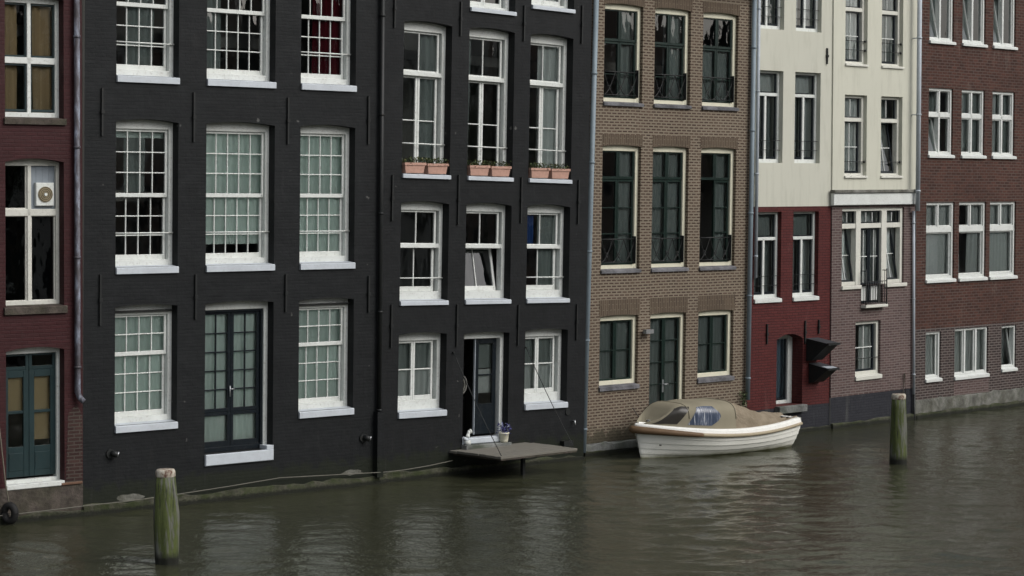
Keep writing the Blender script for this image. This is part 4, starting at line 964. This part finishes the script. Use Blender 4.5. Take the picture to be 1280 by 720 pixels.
mb = MB(); mb.grid(lambda i, j: canvas(.5+.465*i, j, .004), 26, 36)
M['canvas2'] = m_cloth('olive_tan_canvas', (.27, .245, .18), 0, 4)
mb.build('canopy', M['canvas2'], boat)
t = NT('clear_vinyl_window'); v = t.coords((1, 1, 1)); mp = t.add('ShaderNodeMapping'); mp.inputs['Rotation'].default_value = (0, R(38), 0); mp.inputs['Scale'].default_value = (24, 2, 2.2); tcv = t.add('ShaderNodeTexCoord'); t.link(tcv.outputs['Object'], mp.inputs[0])
n_ = t.noise(mp.outputs[0], 1.1, 4, .65, .3)
M['vinyl_reflection'] = t.done(t.ramp(n_, [(.45, (.05, .065, .10)), (.56, (.12, .14, .19)), (.66, (.45, .47, .50))]), .2, t.bump(n_, .4, .01), spec=.4)  # pale and dark reflection streaks painted into the vinyl colour
M['vinyl_dark'] = m_plain('dark_vinyl_window', (.035, .032, .028), .25, .3, 5)
def zf(q): return math.asin(min(1, q**(1/.40)))/math.pi
PAN = [('vinyl_dark', lambda j: .95-.10*j, lambda j: .85-.075*j, .14, .88), ('vinyl_reflection', lambda j: .80-.06*j, lambda j: .665-.05*math.sin(math.pi*min(1, j*1.05))-.02*j, .14, .84)]
for mat, lu, ru, za, zb in PAN:
    for sd in (0, 1):
        mb = MB()
        def fn(i, j):
            q = zf(za+(zb-za)*j); return canvas(lu(j)+(ru(j)-lu(j))*i, q if sd == 0 else 1-q, .012)
        mb.grid(fn, 10, 8); mb.build('canopy_window', M[mat], boat, label='bluish clear panel with painted reflection streaks' if mat == 'vinyl_reflection' else None)
for u in (.79, .5):
    mb = MB(); mb.tube([canvas(u, .03+.94*j/24, .008) for j in range(25)], .011, 5); mb.build('canopy_seam', M['canvas2'], boat)
for x_, y_ in ((.985, 0.), ):
    mb = MB(); X = xs_(.93, .6); Z = zs(.93)+.165; mb.tube([(X, -.07, Z+.05), (X, .07, Z+.05)], .015, 6); mb.tube([(X, 0, Z-.02), (X, 0, Z+.05)], .02, 6); mb.build('bow_cleat', M['chrome'], boat)
for sgn in (1, -1):
    mb = MB(); X = xs_(.05, .5); mb.tube([(X-.06, sgn*.45, zs(.05)+.17), (X+.06, sgn*.45, zs(.05)+.17)], .013, 6); mb.box(X-.02, X+.02, sgn*.45-.015, sgn*.45+.015, zs(.05)+.135, zs(.05)+.17); mb.build('stern_cleat', M['chrome'], boat)
    mb = MB(); X = xs_(.21+.04*sgn, .5); Y = -.70; mb.tube([(X, Y, zs(.2)+.13), (X, Y, zs(.2)+.28), (X+.03, Y, zs(.2)+.32)], .013, 6); mb.build('fender_hook', M['white'], boat)
for uu, zz in ((.93, .30), (.06, .35)):
    mb = MB(); w = hb(uu)*.93; X = xs_(uu, zz)
    for sgn in (1, -1): mb.tube([(X, sgn*(w-.04), zz), (X, sgn*(w+.012), zz)], .014, 8)
    mb.build('skin_fitting', M['iron'], boat)

# mooring lines of the boat
def line(p, q, sag, label, cat='rope', r=.01):
    mb = MB(); n = 12; p = Vector(p); q = Vector(q); mb.tube([p.lerp(q, i/n)+Vector((0, 0, -sag*math.sin(math.pi*i/n))) for i in range(n+1)], r, 6)
    o = mb.build('boat_rope', m_plain('dark_rope', (.06, .055, .05), .9)); tag(o, label, cat)
bm_ = Matrix.Translation(boat.location) @ Matrix.Rotation(boat.rotation_euler.z, 4, 'Z')
line(bm_ @ Vector((xs_(.93, .6), 0, zs(.93)+.2)), at(H4, 1.55, -.01, .95), .08, 'dark rope from the boat bow to the brown brick wall')

# ------------------------------------------------------------------ water, banks and the far side of the canal
dvec = Vector((.7206, .6933, 0)); nvec = Vector((.6933, -.7206, 0)); P0 = Vector((-7.48, 37.43, 0))
import numpy as np
X0, X1, Y0, Y1, STEP = -16., 26., 22., 68., .07     # the rippled surface is real geometry where the canal is seen close up
nx, ny = int((X1-X0)/STEP), int((Y1-Y0)/STEP)
gx, gy = np.meshgrid(np.linspace(X0, X1, nx+1), np.linspace(Y0, Y1, ny+1), indexing='ij')
rs_ = np.random.RandomState(11); hz = np.zeros_like(gx); NC = 90
lam = np.exp(rs_.uniform(np.log(.20), np.log(1.3), NC)); dr = rs_.normal(-1.75, .62, NC); phs = rs_.uniform(0, 6.283, NC)
wpx = gx+.25*np.sin(gy*.9+1)+.15*np.sin(gx*1.7); wpy = gy+.25*np.sin(gx*.8)+.15*np.sin(gy*1.3+2)
g1 = .5+.5*np.sin(gx*.31+1.3*np.sin(gy*.23)+.7)*np.sin(gy*.27+1.1*np.sin(gx*.19)+2.)   # gusts: ruffled and calmer patches
for q in range(NC):
    kk = 2*np.pi/lam[q]; hz += (.105/np.sqrt(NC/2))/kk*np.sin(kk*(np.cos(dr[q])*wpx+np.sin(dr[q])*wpy)+phs[q])
lee = np.clip((gx*.6933-gy*.7206+32.)/9., 0, 1)
hz *= (.55+.75*g1)*(.5+.5*lee)
edge = np.minimum(np.minimum(gx-X0, X1-gx), np.minimum(gy-Y0, Y1-gy)); hz *= np.clip(edge/2, 0, 1)
class WaterMB(MB):
    pass
me = WaterMB(); me.v = [tuple(p) for p in np.stack([gx.ravel(), gy.ravel(), hz.ravel()], 1).tolist()]
idx = np.arange((nx+1)*(ny+1)).reshape(nx+1, ny+1)
me.f = np.stack([idx[:-1, :-1].ravel(), idx[1:, :-1].ravel(), idx[1:, 1:].ravel(), idx[:-1, 1:].ravel()], 1).tolist()
me.mi = [0]*len(me.f); me.sm = [True]*len(me.f)
for (a, b, c_, d) in ((-400, X0, -400, 400), (X1, 400, -400, 400), (X0, X1, -400, Y0), (X0, X1, Y1, 400)): me.face([(a, c_, 0), (b, c_, 0), (b, d, 0), (a, d, 0)])
w = me.build('water', M['water']); tag(w, 'dull olive canal water with small ripples', None, None, 'structure'); 
def quad_world(pts, name, mat, z0, z1):
    mb = MB(); lo = [(p.x, p.y, z0) for p in pts]; hi = [(p.x, p.y, z1) for p in pts]
    mb.face(hi)
    for i in range(4): j = (i+1) % 4; mb.face([lo[i], lo[j], hi[j], hi[i]])
    return mb.build(name, mat)
M['paving'] = m_stone('street_paving', (.14, .13, .12), 0)
A = P0+nvec*34.5
o = quad_world([A-dvec*6, A+dvec*260, A+dvec*260+nvec*200, A-dvec*6+nvec*200], 'quay', M['paving'], -1.5, 1.1); tag(o, 'stone quay and street on the far bank', None, None, 'structure')
A = P0-nvec*4
o = quad_world([A-dvec*250, A-dvec*5.6, A-dvec*5.6-nvec*200, A-dvec*250-nvec*200], 'ground', M['paving'], -1.5, .5); tag(o, 'ground behind the houses', None, None, 'structure')

# houses on the far bank (they stand behind the viewer and show in the glass)
ang = math.atan2(dvec.y, dvec.x)
def far_house(mat, seed):
    rnd = random.Random(seed); rt = empty('far_bank_house'); W, Hh, D = 7.0, 12.5, 9.
    mb = MB(); mb.box(.01, W-.01, -D, 0, 0, Hh); 
    mb.face([(0, .0, Hh), (W, 0, Hh), (W*.72, 0, Hh+3), (W*.28, 0, Hh+3)]); mb.build('wall', mat, rt)
    g = MB(); fr = MB()
    for fl in range(4):
        for k in range(3):
            x = .8+k*2.05; z = 1.1+fl*3.0
            fr.box(x, x+1.3, .0, .05, z, z+2.1); g.face([(x+.1, .056, z+.1), (x+.1, .056, z+2.0), (x+1.2, .056, z+2.0), (x+1.2, .056, z+.1)])
    g.build('glass', m_plain('dark_glass', (.02, .025, .03), .1), rt); fr.build('window_frames', M['white_old'], rt)
    r2 = MB(); r2.face([(0, -.02, Hh+.01), (W, -.02, Hh+.01), (W, -D, Hh+2), (0, -D, Hh+2)]); r2.build('roof', M['roof'], rt)
    return rt
labs = ['brick', 'pale rendered', 'black painted']
protos = [far_house(M['far_brick'], 1), far_house(M['far_cream'], 2), far_house(M['black_brick'], 3)]
for i in range(17):
    o = protos[i] if i < 3 else copy_tree(protos[(i*2+i//3) % 3])
    q = P0+nvec*45+dvec*(-4+7.05*i); o.location = (q.x, q.y, 1.1-random.random()*1.5); o.rotation_euler = (0, 0, ang)
    k = i if i < 3 else (i*2+i//3) % 3
    tag(o, labs[k]+' canal house on the opposite bank, behind the viewer', 'house', 'houses on the opposite bank')
# canal-side trees there
M['bark'] = m_plain('bark', (.06, .05, .04), .9, .3, 12); M['crown1'] = m_plain('elm_leaves', (.045, .075, .02), .7, .4, 3); M['crown2'] = m_plain('elm_leaves_dark', (.025, .045, .014), .7, .4, 3)
def tree(seed):
    rnd = random.Random(seed); rt = empty('elm_tree'); mb = MB()
    mb.tube([(0, 0, -.2), (.1, 0, 2), (.2, .1, 4.5), (.1, .2, 7.5)], .2, 10, rs=[.28, .22, .17, .07]); tips = []
    for k in range(9):
        a = k*2.4; z = 3.5+k*.45; L = 2.4+rnd.random(); e = Vector((math.cos(a)*L, math.sin(a)*L, z+1.6)); mb.tube([(.15, .05, z), (e.x*.5, e.y*.5, z+1.2), e], .06, 6, rs=[.09, .06, .025]); tips += [e, Vector((e.x*.5, e.y*.5, z+1.3))]
    mb.build('trunk', M['bark'], rt); cb = MB()
    for p in tips+[Vector((.1, .2, 8))]:
        for _ in range(190):
            c = p+Vector((rnd.gauss(0, .75), rnd.gauss(0, .75), rnd.gauss(0, .55))); d = Vector((rnd.gauss(0, 1), rnd.gauss(0, 1), rnd.gauss(0, 1))).normalized()*.11; e = d.cross(Vector((rnd.random(), .3, 1))).normalized()*.08
            cb.cur = rnd.random() < .4; cb.face([c-d, c+e, c+d, c-e])
    cb.build('crown', [M['crown1'], M['crown2']], rt); return rt
pt = tree(4)
for i in range(7):
    o = pt if i == 0 else copy_tree(pt)
    q = P0+nvec*37+dvec*(14+15.3*i+random.uniform(-1, 1)); o.location = (q.x, q.y, 1.1); o.rotation_euler = (0, 0, i*1.9); sc = random.uniform(.9, 1.15); o.scale = (sc, sc, sc)
    tag(o, 'leafy elm on the opposite quay, behind the viewer', 'tree', 'elms on the opposite quay')

# ------------------------------------------------------------------ light, sky, camera
world = bpy.data.worlds.new('World'); scene.world = world; world.use_nodes = True; nt = world.node_tree
sun_el, sun_az = 40, None
tosun = (nvec*.8+dvec*.3).normalized(); az = math.atan2(tosun.x, tosun.y)
sky = nt.nodes.new('ShaderNodeTexSky'); sky.sky_type = 'NISHITA'; sky.sun_disc = False; sky.sun_elevation = R(sun_el); sky.sun_rotation = az
sky.dust_density = 4; sky.air_density = 1.0; sky.ozone_density = 1
hsv = nt.nodes.new('ShaderNodeHueSaturation'); hsv.inputs['Saturation'].default_value = .35
nt.links.new(sky.outputs[0], hsv.inputs['Color']); nt.links.new(hsv.outputs[0], nt.nodes['Background'].inputs[0]); nt.nodes['Background'].inputs[1].default_value = .10
sl = bpy.data.lights.new('sun', 'SUN'); sl.energy = .9; sl.angle = R(40); sl.color = (1, .98, .95)
so = bpy.data.objects.new('sun', sl); col.objects.link(so)
dirv = Vector((tosun.x*math.cos(R(sun_el)), tosun.y*math.cos(R(sun_el)), math.sin(R(sun_el)))); so.rotation_euler = dirv.to_track_quat('Z', 'Y').to_euler()

cam = bpy.data.cameras.new('camera'); co = bpy.data.objects.new('camera', cam); col.objects.link(co)
cam.sensor_width = 36; cam.lens = 36*2700/1280; cam.clip_end = 1000; cam.clip_start = .1
co.location = (0, 0, 5.5); co.rotation_euler = (math.pi/2-math.atan(110/2700), 0, 0)
scene.camera = co
vs = scene.view_settings; vs.view_transform = 'Standard'; vs.look = 'None'; vs.exposure = .55; vs.gamma = 1
scene.cycles.max_bounces = 8; scene.cycles.transparent_max_bounces = 12
